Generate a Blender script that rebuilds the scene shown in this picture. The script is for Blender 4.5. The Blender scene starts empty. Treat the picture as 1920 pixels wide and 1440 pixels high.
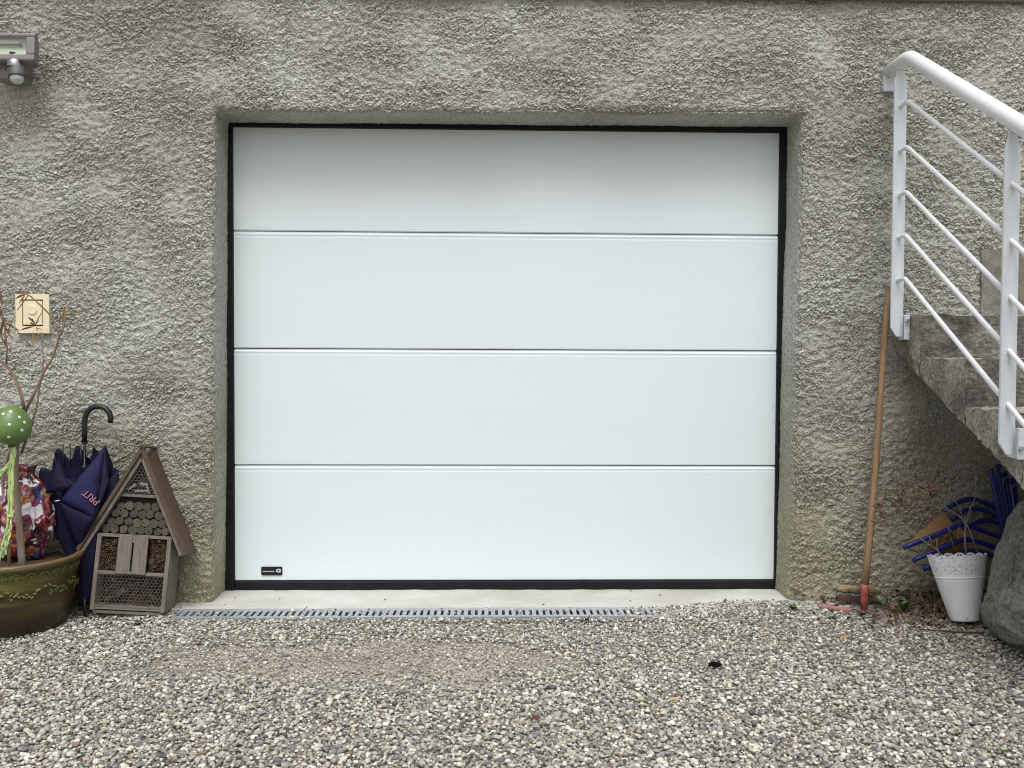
import bpy, bmesh, math, random
import numpy as np
from mathutils import Vector, Matrix, noise

random.seed(7)
rng = np.random.default_rng(7)
scene = bpy.context.scene
COL = scene.collection
rad = math.radians

# ------------------------------------------------------------------ camera, sky, sun, exposure
CAM = Vector((-0.0738957, -3.7433376, 0.9913018))
PITCH, ROLL, YAW = -0.0278138, -0.0045146, -0.0251829
FPX = 1630.0
ROT = Matrix.Rotation(YAW, 3, 'Z') @ Matrix.Rotation(PITCH, 3, 'X') @ Matrix.Rotation(ROLL, 3, 'Y')
cam_data = bpy.data.cameras.new('camera')
cam_data.sensor_width = 36.0
cam_data.lens = FPX / 1920 * 36.0
cam_data.clip_start = 0.05
cam_data.clip_end = 500
cam = bpy.data.objects.new('camera', cam_data)
COL.objects.link(cam)
M4 = Matrix((ROT.col[0], ROT.col[2], -ROT.col[1])).transposed().to_4x4()
M4.translation = CAM
cam.matrix_world = M4
scene.camera = cam

scene.view_settings.view_transform = 'Standard'
scene.view_settings.look = 'None'
scene.view_settings.gamma = 1
scene.view_settings.exposure = -0.03
scene.cycles.filter_width = 1.0
scene.cycles.use_denoising = True

world = bpy.data.worlds.new("World")
scene.world = world
world.use_nodes = True
wn = world.node_tree.nodes
wl = world.node_tree.links
bg = wn['Background']
sky = wn.new('ShaderNodeTexSky')
sky.sky_type = 'NISHITA'
sky.sun_disc = False
sky.sun_elevation = rad(60)
sky.sun_rotation = rad(180)
sky.air_density = 1.0
sky.dust_density = 6.0
sky.ozone_density = 1.0
hs = wn.new('ShaderNodeHueSaturation')          # overcast: the blue is mostly gone
hs.inputs['Saturation'].default_value = 0.34
wl.new(sky.outputs[0], hs.inputs['Color'])
wl.new(hs.outputs[0], bg.inputs['Color'])
bg.inputs['Strength'].default_value = 0.15

sun_d = bpy.data.lights.new('sun', 'SUN')
sun_d.energy = 1.5
sun_d.angle = rad(30)
sun_d.color = (0.96, 0.99, 1.0)
sun = bpy.data.objects.new('sun', sun_d)
COL.objects.link(sun)
_el = rad(64)
_az = rad(8)
_s = Vector((-math.sin(_az) * math.cos(_el), -math.cos(_az) * math.cos(_el), math.sin(_el)))
sun.rotation_euler = (-_s).to_track_quat('-Z', 'Y').to_euler()
sun.location = (0, -6, 8)


# ------------------------------------------------------------------ measuring: a pixel of the photograph to a point in the place
def ray(u, v):
    return ROT @ Vector(((u - 960) / FPX, 1.0, (720 - v) / FPX))


def at_y(u, v, Y):
    d = ray(u, v)
    return CAM + d * ((Y - CAM.y) / d.y)


def at_x(u, v, X):
    d = ray(u, v)
    return CAM + d * ((X - CAM.x) / d.x)


def at_z(u, v, Z):
    d = ray(u, v)
    return CAM + d * ((Z - CAM.z) / d.z)


def sstep(a, b, x):
    t = min(1, max(0, (x - a) / (b - a)))
    return t * t * (3 - 2 * t)


# ------------------------------------------------------------------ materials
MATS = {}


def mat(name, color, rough=0.6, metal=0.0, var=None, vscale=8.0, stretch=(1, 1, 1), bump=0.0, bscale=60.0,
        spec=0.5, ramp=(0.35, 0.65), fine=0.0, fscale=200.0):
    """principled paint / wood / stone with a second colour mixed in by noise, optional grain and bump"""
    if name in MATS:
        return MATS[name]
    m = bpy.data.materials.new(name)
    m.use_nodes = True
    nt = m.node_tree
    b = nt.nodes['Principled BSDF']
    b.inputs['Roughness'].default_value = rough
    b.inputs['Metallic'].default_value = metal
    b.inputs['Specular IOR Level'].default_value = spec
    b.inputs['Base Color'].default_value = (*color, 1)
    tc = nt.nodes.new('ShaderNodeTexCoord')
    mp = nt.nodes.new('ShaderNodeMapping')
    mp.inputs['Scale'].default_value = stretch
    nt.links.new(tc.outputs['Object'], mp.inputs[0])
    out = None
    if var is not None:
        n = nt.nodes.new('ShaderNodeTexNoise')
        n.inputs['Scale'].default_value = vscale
        n.inputs['Detail'].default_value = 6
        n.inputs['Roughness'].default_value = 0.65
        nt.links.new(mp.outputs[0], n.inputs[0])
        r = nt.nodes.new('ShaderNodeValToRGB')
        r.color_ramp.elements[0].position = ramp[0]
        r.color_ramp.elements[0].color = (*color, 1)
        r.color_ramp.elements[1].position = ramp[1]
        r.color_ramp.elements[1].color = (*var, 1)
        nt.links.new(n.outputs[0], r.inputs[0])
        out = r.outputs[0]
        if fine:
            n2 = nt.nodes.new('ShaderNodeTexNoise')
            n2.inputs['Scale'].default_value = fscale
            n2.inputs['Detail'].default_value = 3
            nt.links.new(mp.outputs[0], n2.inputs[0])
            mr = nt.nodes.new('ShaderNodeMapRange')
            mr.inputs[1].default_value = 0.3
            mr.inputs[2].default_value = 0.7
            mr.inputs[3].default_value = 1 - fine
            mr.inputs[4].default_value = 1 + fine
            nt.links.new(n2.outputs[0], mr.inputs[0])
            mx = nt.nodes.new('ShaderNodeMix')
            mx.data_type = 'RGBA'
            mx.blend_type = 'MULTIPLY'
            mx.inputs[0].default_value = 1
            nt.links.new(out, mx.inputs[6])
            nt.links.new(mr.outputs[0], mx.inputs[7])
            out = mx.outputs[2]
        nt.links.new(out, b.inputs['Base Color'])
    if bump:
        n3 = nt.nodes.new('ShaderNodeTexNoise')
        n3.inputs['Scale'].default_value = bscale
        n3.inputs['Detail'].default_value = 4
        nt.links.new(mp.outputs[0], n3.inputs[0])
        bp = nt.nodes.new('ShaderNodeBump')
        bp.inputs['Strength'].default_value = bump
        bp.inputs['Distance'].default_value = 0.004
        nt.links.new(n3.outputs[0], bp.inputs['Height'])
        nt.links.new(bp.outputs[0], b.inputs['Normal'])
    MATS[name] = m
    return m


# ------------------------------------------------------------------ mesh helpers
class MB:
    def __init__(s):
        s.v = []
        s.f = []
        s.mi = []

    def add(s, vs, fs, mi=0):
        o = len(s.v)
        s.v += [tuple(p) for p in vs]
        s.f += [tuple(o + i for i in f) for f in fs]
        s.mi += [mi] * len(fs)
        return s

    def box(s, lo, hi, mi=0, M=None):
        x0, y0, z0 = lo
        x1, y1, z1 = hi
        v = [Vector(p) for p in ((x0, y0, z0), (x1, y0, z0), (x1, y1, z0), (x0, y1, z0), (x0, y0, z1), (x1, y0, z1), (x1, y1, z1), (x0, y1, z1))]
        if M is not None:
            v = [M @ p for p in v]
        return s.add(v, [(0, 3, 2, 1), (4, 5, 6, 7), (0, 1, 5, 4), (1, 2, 6, 5), (2, 3, 7, 6), (3, 0, 4, 7)], mi)

    def hexa(s, v, mi=0):
        """eight corners, bottom ring then top ring"""
        return s.add(v, [(0, 3, 2, 1), (4, 5, 6, 7), (0, 1, 5, 4), (1, 2, 6, 5), (2, 3, 7, 6), (3, 0, 4, 7)], mi)

    def tube(s, pts, r, n=10, cap=True, mi=0, flat=None):
        pts = [Vector(p) for p in pts]
        rr = r if isinstance(r, (list, tuple)) else [r] * len(pts)
        o = []
        up = None
        vs = []
        for i, p in enumerate(pts):
            a = pts[max(i - 1, 0)]
            b = pts[min(i + 1, len(pts) - 1)]
            t = (b - a).normalized()
            if up is None:
                up = t.orthogonal().normalized()
            up = (up - t * up.dot(t))
            up = up.normalized() if up.length > 1e-6 else t.orthogonal().normalized()
            sd = t.cross(up)
            for k in range(n):
                an = 2 * math.pi * k / n
                vs.append(p + (up * math.cos(an) + sd * math.sin(an)) * rr[i])
        fs = []
        L = len(pts)
        for i in range(L - 1):
            for k in range(n):
                k2 = (k + 1) % n
                fs.append((i * n + k, i * n + k2, (i + 1) * n + k2, (i + 1) * n + k))
        if cap:
            fs.append(tuple(range(n - 1, -1, -1)))
            fs.append(tuple((L - 1) * n + k for k in range(n)))
        return s.add(vs, fs, mi)

    def lathe(s, prof, n=48, c=(0, 0, 0), mi=0, M=None):
        c = Vector(c)
        vs = []
        for r, z in prof:
            for k in range(n):
                a = 2 * math.pi * k / n
                p = Vector((r * math.cos(a), r * math.sin(a), z))
                vs.append(c + (M @ p if M is not None else p))
        fs = []
        for i in range(len(prof) - 1):
            for k in range(n):
                k2 = (k + 1) % n
                fs.append((i * n + k, i * n + k2, (i + 1) * n + k2, (i + 1) * n + k))
        return s.add(vs, fs, mi)

    def build(s, name, m, parent=None, smooth=False, bevel=0.0, segs=2, org=None):
        """ONE mesh object; org: world position that becomes the object's origin"""
        me = bpy.data.meshes.new(name)
        o = bpy.data.objects.new(name, me)
        off = Vector((0, 0, 0))
        if parent is not None and org is None and parent.get('_world'):
            off = base_of(parent)
        elif org is not None:
            off = Vector(org)
        me.from_pydata([Vector(p) - off for p in s.v], [], s.f)
        for mm in (m if isinstance(m, (list, tuple)) else [m]):
            me.materials.append(mm)
        if any(s.mi):
            me.polygons.foreach_set('material_index', s.mi)
        if smooth:
            me.polygons.foreach_set('use_smooth', [True] * len(me.polygons))
        me.update()
        COL.objects.link(o)
        if parent is not None:
            o.parent = parent
        elif org is not None:
            o.location = off
        if parent is not None and org is not None:
            o.location = off - base_of(parent)
            o['_world'] = 1
        elif parent is not None and parent.get('_world'):
            o['_world'] = 1
        if bevel:
            bv = o.modifiers.new('bevel', 'BEVEL')
            bv.width = bevel
            bv.segments = segs
            bv.limit_method = 'ANGLE'
            bv.angle_limit = rad(40)
        return o


def base_of(o):
    v = Vector((0, 0, 0))
    while o is not None:
        v += o.location
        o = o.parent
    return v


def tag(o, label=None, cat=None, group=None, kind=None):
    if label:
        o['label'] = label
    if cat:
        o['category'] = cat
    if group:
        o['group'] = group
    if kind:
        o['kind'] = kind
    return o


def thing(name, label, cat, loc=(0, 0, 0), world=True, group=None):
    o = bpy.data.objects.new(name, None)
    o.empty_display_size = 0.05
    COL.objects.link(o)
    o.location = loc
    if world:
        o['_world'] = 1
    return tag(o, label, cat, group)


def np_mesh(name, V, F, m, smooth=True):
    me = bpy.data.meshes.new(name)
    nv, nf = len(V), len(F)
    k = F.shape[1]
    me.vertices.add(nv)
    me.vertices.foreach_set('co', np.ascontiguousarray(V, dtype=np.float32).ravel())
    me.loops.add(nf * k)
    me.loops.foreach_set('vertex_index', np.ascontiguousarray(F, dtype=np.int32).ravel())
    me.polygons.add(nf)
    me.polygons.foreach_set('loop_start', np.arange(0, nf * k, k, dtype=np.int32))
    me.polygons.foreach_set('use_smooth', np.full(nf, smooth, dtype=bool))
    me.materials.append(m)
    me.update(calc_edges=True)
    o = bpy.data.objects.new(name, me)
    COL.objects.link(o)
    return o


def fft_noise(seed, lam_x, lam_z, bw=0.5, n=2048, px=0.0025):
    """band-passed tileable noise, wavelength lam in metres"""
    r = np.random.default_rng(seed)
    w = np.fft.rfft2(r.standard_normal((n, n)))
    kz = np.fft.fftfreq(n, px)[:, None] * lam_z
    kx = np.fft.rfftfreq(n, px)[None, :] * lam_x
    k = np.sqrt(kx * kx + kz * kz)
    w *= np.exp(-((np.log(np.maximum(k, 1e-6))) / bw) ** 2) / np.maximum(k, 1e-6)
    a = np.fft.irfft2(w, s=(n, n))
    a -= a.mean()
    return (a / a.std()).astype(np.float32)


def samp(a, u, v, px=0.0025):
    n = a.shape[0]
    fx = u / px
    fz = v / px
    i = np.floor(fx).astype(np.int64)
    j = np.floor(fz).astype(np.int64)
    tx = (fx - i).astype(np.float32)
    tz = (fz - j).astype(np.float32)
    i0, i1, j0, j1 = i % n, (i + 1) % n, j % n, (j + 1) % n
    return (a[j0, i0] * (1 - tx) + a[j0, i1] * tx) * (1 - tz) + (a[j1, i0] * (1 - tx) + a[j1, i1] * tx) * tz


def sm(a, b, x):
    t = np.clip((x - a) / (b - a), 0, 1)
    return t * t * (3 - 2 * t)


# ------------------------------------------------------------------ materials of the setting
def roughcast_material():
    m = bpy.data.materials.new('roughcast_render')
    m.use_nodes = True
    nt = m.node_tree
    b = nt.nodes['Principled BSDF']
    b.inputs['Roughness'].default_value = 0.95
    b.inputs['Specular IOR Level'].default_value = 0.15
    tc = nt.nodes.new('ShaderNodeTexCoord')

    def nz(scale, detail=5, rough=0.6, stretch=None):
        n = nt.nodes.new('ShaderNodeTexNoise')
        n.inputs['Scale'].default_value = scale
        n.inputs['Detail'].default_value = detail
        n.inputs['Roughness'].default_value = rough
        if stretch:
            mp = nt.nodes.new('ShaderNodeMapping')
            mp.inputs['Scale'].default_value = stretch
            nt.links.new(tc.outputs['Object'], mp.inputs[0])
            nt.links.new(mp.outputs[0], n.inputs[0])
        else:
            nt.links.new(tc.outputs['Object'], n.inputs[0])
        return n.outputs[0]

    def ramp(fac, stops):
        r = nt.nodes.new('ShaderNodeValToRGB')
        e = r.color_ramp.elements
        while len(e) > 1:
            e.remove(e[-1])
        e[0].position = stops[0][0]
        e[0].color = (*stops[0][1], 1)
        for p, c in stops[1:]:
            k = e.new(p)
            k.color = (*c, 1)
        nt.links.new(fac, r.inputs[0])
        return r.outputs[0]

    def mix(fac, a, c, mode='MIX'):
        x = nt.nodes.new('ShaderNodeMix')
        x.data_type = 'RGBA'
        x.blend_type = mode
        for sock, val in ((0, fac), (6, a), (7, c)):
            if hasattr(val, 'is_linked'):
                nt.links.new(val, x.inputs[sock])
            elif sock == 0:
                x.inputs[0].default_value = val
            else:
                x.inputs[sock].default_value = (*val, 1)
        return x.outputs[2]
    base = ramp(nz(2.2, 6, 0.6), [(0.3, (0.370, 0.370, 0.345)), (0.5, (0.414, 0.418, 0.395)), (0.68, (0.475, 0.486, 0.470))])
    grain = ramp(nz(110, 4, 0.7), [(0.3, (0.66, 0.66, 0.645)), (0.52, (1, 1, 0.99)), (0.72, (1.26, 1.26, 1.25))])
    c = mix(1.0, base, grain, 'MULTIPLY')
    fleck = ramp(nz(300, 2, 0.6), [(0.34, (0.76, 0.755, 0.74)), (0.5, (1, 1, 1)), (0.66, (1.22, 1.22, 1.21))])
    c = mix(1.0, c, fleck, 'MULTIPLY')
    # crests of the throw are paler, its pits darker (mesh attribute of the throw's own height)
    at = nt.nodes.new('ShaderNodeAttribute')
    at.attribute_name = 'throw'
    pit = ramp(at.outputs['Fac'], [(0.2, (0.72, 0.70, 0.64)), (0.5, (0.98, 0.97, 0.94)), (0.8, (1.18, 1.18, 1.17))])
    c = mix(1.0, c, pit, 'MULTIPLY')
    # damp foot of the wall: mossy olive band low down, patchy
    sx = nt.nodes.new('ShaderNodeSeparateXYZ')
    nt.links.new(tc.outputs['Object'], sx.inputs[0])
    ad = nt.nodes.new('ShaderNodeMath')
    ad.operation = 'MULTIPLY_ADD'
    nt.links.new(nz(4.5, 5, 0.65), ad.inputs[0])
    ad.inputs[1].default_value = 1.1
    nt.links.new(sx.outputs[2], ad.inputs[2])
    moss = ramp(ad.outputs[0], [(0.0, (1, 1, 1)), (1.0, (0, 0, 0))])
    mr_ = nt.nodes.new('ShaderNodeMapRange')
    nt.links.new(ad.outputs[0], mr_.inputs[0])
    mr_.inputs[1].default_value, mr_.inputs[2].default_value, mr_.inputs[3].default_value, mr_.inputs[4].default_value = 0.7, 1.55, 1.0, 0.0
    moss = mr_.outputs[0]
    mf = nt.nodes.new('ShaderNodeMath')
    mf.operation = 'MULTIPLY'
    nt.links.new(moss, mf.inputs[0])
    mf.inputs[1].default_value = 0.9
    c = mix(mf.outputs[0], c, mix(1.0, c, (0.76, 0.70, 0.53), 'MULTIPLY'))
    # lichen-ish olive and white lime blooms
    lich = ramp(nz(3.3, 7, 0.7, (1, 1, 1.6)), [(0.54, (0, 0, 0)), (0.76, (0.26, 0.26, 0.26))])
    c = mix(lich, c, mix(1.0, c, (0.74, 0.70, 0.54), 'MULTIPLY'))
    lime = ramp(nz(1.7, 7, 0.72, (1.3, 1, 0.8)), [(0.55, (0, 0, 0)), (0.75, (0.40, 0.40, 0.40))])
    c = mix(lime, c, mix(1.0, c, (1.30, 1.33, 1.37), 'MULTIPLY'))
    patch = ramp(nz(0.9, 3, 0.55), [(0.34, (0.86, 0.86, 0.84)), (0.5, (1, 1, 1)), (0.66, (1.07, 1.075, 1.08))])
    c = mix(1.0, c, patch, 'MULTIPLY')
    nt.links.new(c, b.inputs['Base Color'])
    bp = nt.nodes.new('ShaderNodeBump')
    bp.inputs['Strength'].default_value = 0.55
    bp.inputs['Distance'].default_value = 0.004
    nt.links.new(nz(170, 4, 0.7), bp.inputs['Height'])
    nt.links.new(bp.outputs[0], b.inputs['Normal'])
    return m


MAT_WALL = roughcast_material()
M_WHITE = mat('white_powder_coat', (0.735, 0.815, 0.84), 0.42, var=(0.715, 0.797, 0.825), vscale=2.0, bump=0.10, bscale=70, stretch=(0.12, 1, 1.6))
M_BLACK = mat('black_rubber_frame', (0.0055, 0.006, 0.007), 0.6, var=(0.010, 0.011, 0.013), vscale=14, bump=0.15, bscale=180, spec=0.25)
M_SILL = mat('pale_screed', (0.545, 0.54, 0.51), 0.9, var=(0.40, 0.388, 0.345), vscale=3.2, fine=0.08, fscale=160, bump=0.25, bscale=60, stretch=(0.6, 1, 1))
M_GALV = mat('galvanised_steel', (0.36, 0.385, 0.41), 0.5, 0.55, var=(0.48, 0.50, 0.52), vscale=22, fine=0.15)
M_PIT = mat('dark_channel', (0.03, 0.028, 0.025), 0.95)
M_RAIL = mat('pale_grey_paint', (0.69, 0.735, 0.775), 0.38, var=(0.62, 0.665, 0.70), vscale=9, fine=0.03, fscale=60)
M_RAILTOP = mat('white_rail_paint', (0.80, 0.82, 0.83), 0.35, var=(0.74, 0.765, 0.78), vscale=6)
M_STEEL = mat('zinc_bolt', (0.55, 0.56, 0.57), 0.35, 0.9)

# ------------------------------------------------------------------ the rendered house wall with its garage opening
WY = -0.20                       # front face of the wall; the door's face is y = 0
N_UND = fft_noise(1, 0.55, 0.40, 0.5)
N_MID = fft_noise(2, 0.050, 0.036, 0.7)
N_GR = fft_noise(3, 0.0120, 0.0098, 0.85, px=0.0015)
N_FINE = fft_noise(4, 0.0075, 0.0062, 0.40, px=0.0015)
N_LIP = fft_noise(6, 0.21, 0.085, 0.6)
N_AMP = fft_noise(5, 0.30, 0.22, 0.5)
XL, XR, ZT = -1.183, 1.186, 1.987   # opening, measured on the wall's face


def wall_grid():
    xs = np.concatenate([np.arange(-4.2, -2.25, 0.012), np.arange(-2.25, 2.3, 0.0025), np.arange(2.3, 4.3, 0.012)])
    zs = np.concatenate([np.arange(-0.06, 2.46, 0.0025), np.arange(2.46, 3.6, 0.02)])
    U, Vv = np.meshgrid(xs, zs)
    return U, Vv


U, Vv = wall_grid()
hw = (XR - XL) / 2
xc = (XR + XL) / 2
a = U - xc
dx = hw - np.abs(a)              # >0 inside the opening
dz = ZT - Vv
d_in = np.minimum(dx, dz)        # depth of the fold inside the opening
inside = d_in > 0
keep = d_in < 0.235
jamb = inside & (dx <= dz)
soff = inside & (dz < dx)
sg = np.sign(a)
# smooth normals across the edge: fold with a radius
RAD = np.where(a > 0, 0.030, 0.016)
dl = np.where(inside, d_in, 0)
X = U.copy()
Z = Vv.copy()
Y = np.full_like(U, WY)
# jambs
X = np.where(jamb, xc + sg * hw, X)
Y = np.where(inside, WY + dl, Y)
zj = ZT - (ZT - Vv - dl) * ZT / np.maximum(ZT - dl, 0.01)
Z = np.where(jamb, np.where(Vv < ZT, zj, Vv), Z)
Z = np.where(soff, ZT, Z)
X = np.where(soff, xc + a * hw / np.maximum(hw - dl, 0.01), X)
# rounded arris: pull points near the edge inwards along the diagonal
sd = np.where(inside, d_in, -np.sqrt(np.maximum(-dx, 0) ** 2 + np.maximum(-dz, 0) ** 2))
near = np.clip(1 - np.abs(sd) / (RAD * 1.6), 0, 1)
pull = near ** 2 * RAD * 0.42
jside = (dx <= dz) & (Vv < ZT + 0.05)
tz = ~jside
Y = Y + pull
X = np.where(jside, X + sg * pull, X)
Z = np.where(tz, Z + pull * (np.abs(a) < hw + 0.02), Z)
# normals
bl = np.clip(0.5 + sd / (RAD * 2), 0, 1)
bl = bl * bl * (3 - 2 * bl)
nx = np.where(jside, -sg * bl, 0.0)
nzv = np.where(tz, -bl, 0.0)
ny = -(1 - bl)
nl = np.sqrt(nx * nx + ny * ny + nzv * nzv) + 1e-6
nx, ny, nzv = nx / nl, ny / nl, nzv / nl
# the throw of the render
wu = U + 0.0035 * samp(N_MID, U + 1.3, Vv + 0.7)
wv = Vv + 0.0035 * samp(N_MID, U + 2.9, Vv + 2.2)
g = samp(N_GR, wu, wv, 0.0015)
fine = samp(N_FINE, wu, wv, 0.0015)
mid = samp(N_MID, U, Vv)
und = samp(N_UND, U, Vv)
amp = np.clip(1.0 + 0.25 * samp(N_AMP, U, Vv), 0.5, 1.6)
throw = np.where(g > 0, np.abs(g) ** 1.25, 0.55 * g) + 0.55 * fine
throw = np.tanh(throw * 0.42) * 2.2
lp = samp(N_LIP, U + 0.02 * mid, Vv + 0.012 * mid)
lmask = sm(0.1, 1.1, samp(N_AMP, U + 1.9, Vv + 0.9))
lip = sm(-0.07, 0.03, lp) * np.exp(-np.maximum(lp, 0) * 2.4) * lmask
reveal = np.where(inside, 1 - 0.72 * sm(0.0, 0.05, d_in), 1.0)    # the reveals are floated smoother
smooth_r = 1 - 0.35 * sm(1.15, 1.5, U) * (1 - sm(1.0, 1.3, Vv))
H = reveal * (0.0024 * amp * smooth_r * throw + 0.0013 * mid + 0.0042 * lip) + 0.0042 * und * np.where(inside, 0.35, 1.0) - 0.004
# ragged inner edge where the render meets the frame
X = X + nx * H
Y = Y + ny * H
Z = Z + nzv * H
Z = Z - reveal * (0.6 * 0.0024 * amp * throw + 0.0016 * lip) * (ny < -0.5)      # thrown mortar sags into small lips
# jambs lean a little (the opening is not square)
X = X + sm(-1.6, -1.1, -np.abs(X)) * 0 + np.where(X > 0, 1, 0) * (-0.026 * (1 - np.clip(Z / ZT, 0, 1.1)) + 0.008) * np.exp(-np.maximum(X - XR, 0) / 0.25) * (np.abs(X) > 0.9)
X = X + np.where(X < -0.9, 1, 0) * (-0.020 * (1 - np.clip(Z / ZT, 0, 1.1)) + 0.004) * np.exp(-np.maximum(XL - X, 0) / 0.25)
Z = Z + 0.005 * (X / 1.2) * (np.abs(X) < 1.4) * (Z > 1.9) * (Z < 2.1) * np.exp(-np.abs(Z - ZT) / 0.05)
nr, nc = U.shape
idx = np.arange(nr * nc).reshape(nr, nc)
kf = keep[:-1, :-1] & keep[1:, :-1] & keep[:-1, 1:] & keep[1:, 1:]
F = np.stack([idx[:-1, :-1][kf], idx[:-1, 1:][kf], idx[1:, 1:][kf], idx[1:, :-1][kf]], 1)
used = np.zeros(nr * nc, bool)
used[F.ravel()] = True
remap = np.cumsum(used) - 1
Vw = np.stack([X.ravel(), Y.ravel(), Z.ravel()], 1)[used]
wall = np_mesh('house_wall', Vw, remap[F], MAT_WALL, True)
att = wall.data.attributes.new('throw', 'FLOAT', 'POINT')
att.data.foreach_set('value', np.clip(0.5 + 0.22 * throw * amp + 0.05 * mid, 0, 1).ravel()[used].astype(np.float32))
tag(wall, 'rough grey roughcast house wall surrounding the white garage door', 'wall')
del U, Vv, X, Y, Z, H, throw, g, fine, mid, und, amp, idx, F, Vw

# stone string course just above the picture's top edge
lb = MB().box((-4.2, WY - 0.026, 2.452), (4.3, WY - 0.004, 2.56))
led = lb.build('stone_ledge', mat('dark_weathered_stone', (0.09, 0.08, 0.065), 0.95, var=(0.16, 0.145, 0.12), vscale=5, bump=0.6, bscale=40), org=(0, WY, 2.452), bevel=0.008)
tag(led, 'thin dark stone ledge running along the top of the roughcast wall', 'ledge')


# ------------------------------------------------------------------ ground
def sand_patch(x, y):
    p = at_z(690, 1232, 0)
    q = ((x - p.x) / 0.66) ** 2 + ((y - p.y) / 0.20) ** 2
    n = noise.noise(Vector((x * 4, y * 9, 3))) * 0.8 + noise.noise(Vector((x * 13, y * 26, 5))) * 0.5
    return 0.52 * (1 - sstep(-0.1, 1.7, q + n))


def gz(x, y):
    """height of the gravel surface"""
    z = -0.006 - 0.028 * max(0, -0.45 - y)
    z += 0.010 * noise.noise(Vector((x * 1.3, y * 1.3, 0.3))) + 0.004 * noise.noise(Vector((x * 5, y * 5, 7.3)))
    z += 0.034 * sstep(0.45, 0.95, x) * (1 - sstep(1.18, 1.40, x)) * sstep(-0.95, -0.40, y)
    z += 0.022 * sstep(1.2, 1.6, x) * sstep(-1.0, -0.35, y)
    if -0.47 < y < -0.424 and -1.32 < x < 0.6:
        z = max(z, -0.003)
    if y > -0.424 and -1.30 < x < 0.55:
        z = min(z, -0.03)
    return z


def ground_sheet():
    xs = list(np.arange(-40, -4, 4)) + list(np.arange(-4, 4.01, 0.05)) + list(np.arange(5, 41, 4))
    ys = list(np.arange(-40, -4, 4)) + list(np.arange(-4, 0.4, 0.05)) + [0.45]
    vs = []
    for y in ys:
        for x in xs:
            z = gz(x, max(y, -4.0)) - 0.008
            if y > -0.43 and -1.6 < x < 1.25:
                z = -0.06
            vs.append((x, y, z))
    n = len(xs)
    fs = [(j * n + i, j * n + i + 1, (j + 1) * n + i + 1, (j + 1) * n + i) for j in range(len(ys) - 1) for i in range(n - 1)]
    m = mat('gravelly_earth', (0.22, 0.195, 0.16), 0.95, var=(0.36, 0.32, 0.27), vscale=9, fine=0.45, fscale=95, bump=0.9, bscale=85)
    tag(MB().add(vs, fs).build('ground', m, smooth=True), kind='structure')


ground_sheet()


def threshold():
    xs = np.linspace(-1.62, 1.42, 90)
    ys = np.linspace(-0.297, 0.12, 22)
    vs = []
    for y in ys:
        for x in xs:
            z = -0.002 + 0.0025 * noise.noise(Vector((x * 3, y * 6, 1))) + 0.002 * noise.noise(Vector((x * 14, y * 14, 4)))
            z += 0.010 * sstep(0.35, 1.25, x) * 0 - 0.010 * sstep(-0.2, -0.297, y) * 0
            vs.append((x, y + (0.004 * noise.noise(Vector((x * 9, 0, 2))) if y < -0.29 else 0), z))
    n = len(xs)
    fs = [(j * n + i, j * n + i + 1, (j + 1) * n + i + 1, (j + 1) * n + i) for j in range(len(ys) - 1) for i in range(n - 1)]
    for i in range(n - 1):                                   # front edge of the slab
        o = len(vs)
        vs += [(vs[i][0], vs[i][1], -0.05), (vs[i + 1][0], vs[i + 1][1], -0.05)]
        fs.append((o, o + 1, i + 1, i))
    tag(MB().add(vs, fs).build('threshold', M_SILL, smooth=True), kind='structure')


threshold()
for (px, py, r_) in ((441, 1121, .0028), (524, 1123, .0025), (722, 1124, .003), (840, 1118, .002), (1080, 1125, .0018), (1183, 1108, .003), (1238, 1116, .0035), (1182, 1126, .003), (1019, 1133, .004), (575, 1138, .003), (421, 1134, .0025)):
    c_ = at_z(px, py, 0.0)
    mb = MB()
    mb.lathe([(0.0001, r_ * .8), (r_ * .8, r_ * .6), (r_ * 1.3, 0.0), (r_ * .9, -r_ * .5)], 7, (c_.x, c_.y, c_.z + .0005))
    o = mb.build('grit_stone', mat('grit', (0.16, 0.15, 0.13), 0.9), smooth=True, org=c_)
    tag(o, 'tiny dark grit stones lying on the pale concrete threshold', 'stone', 'grit stones on the threshold')


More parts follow.
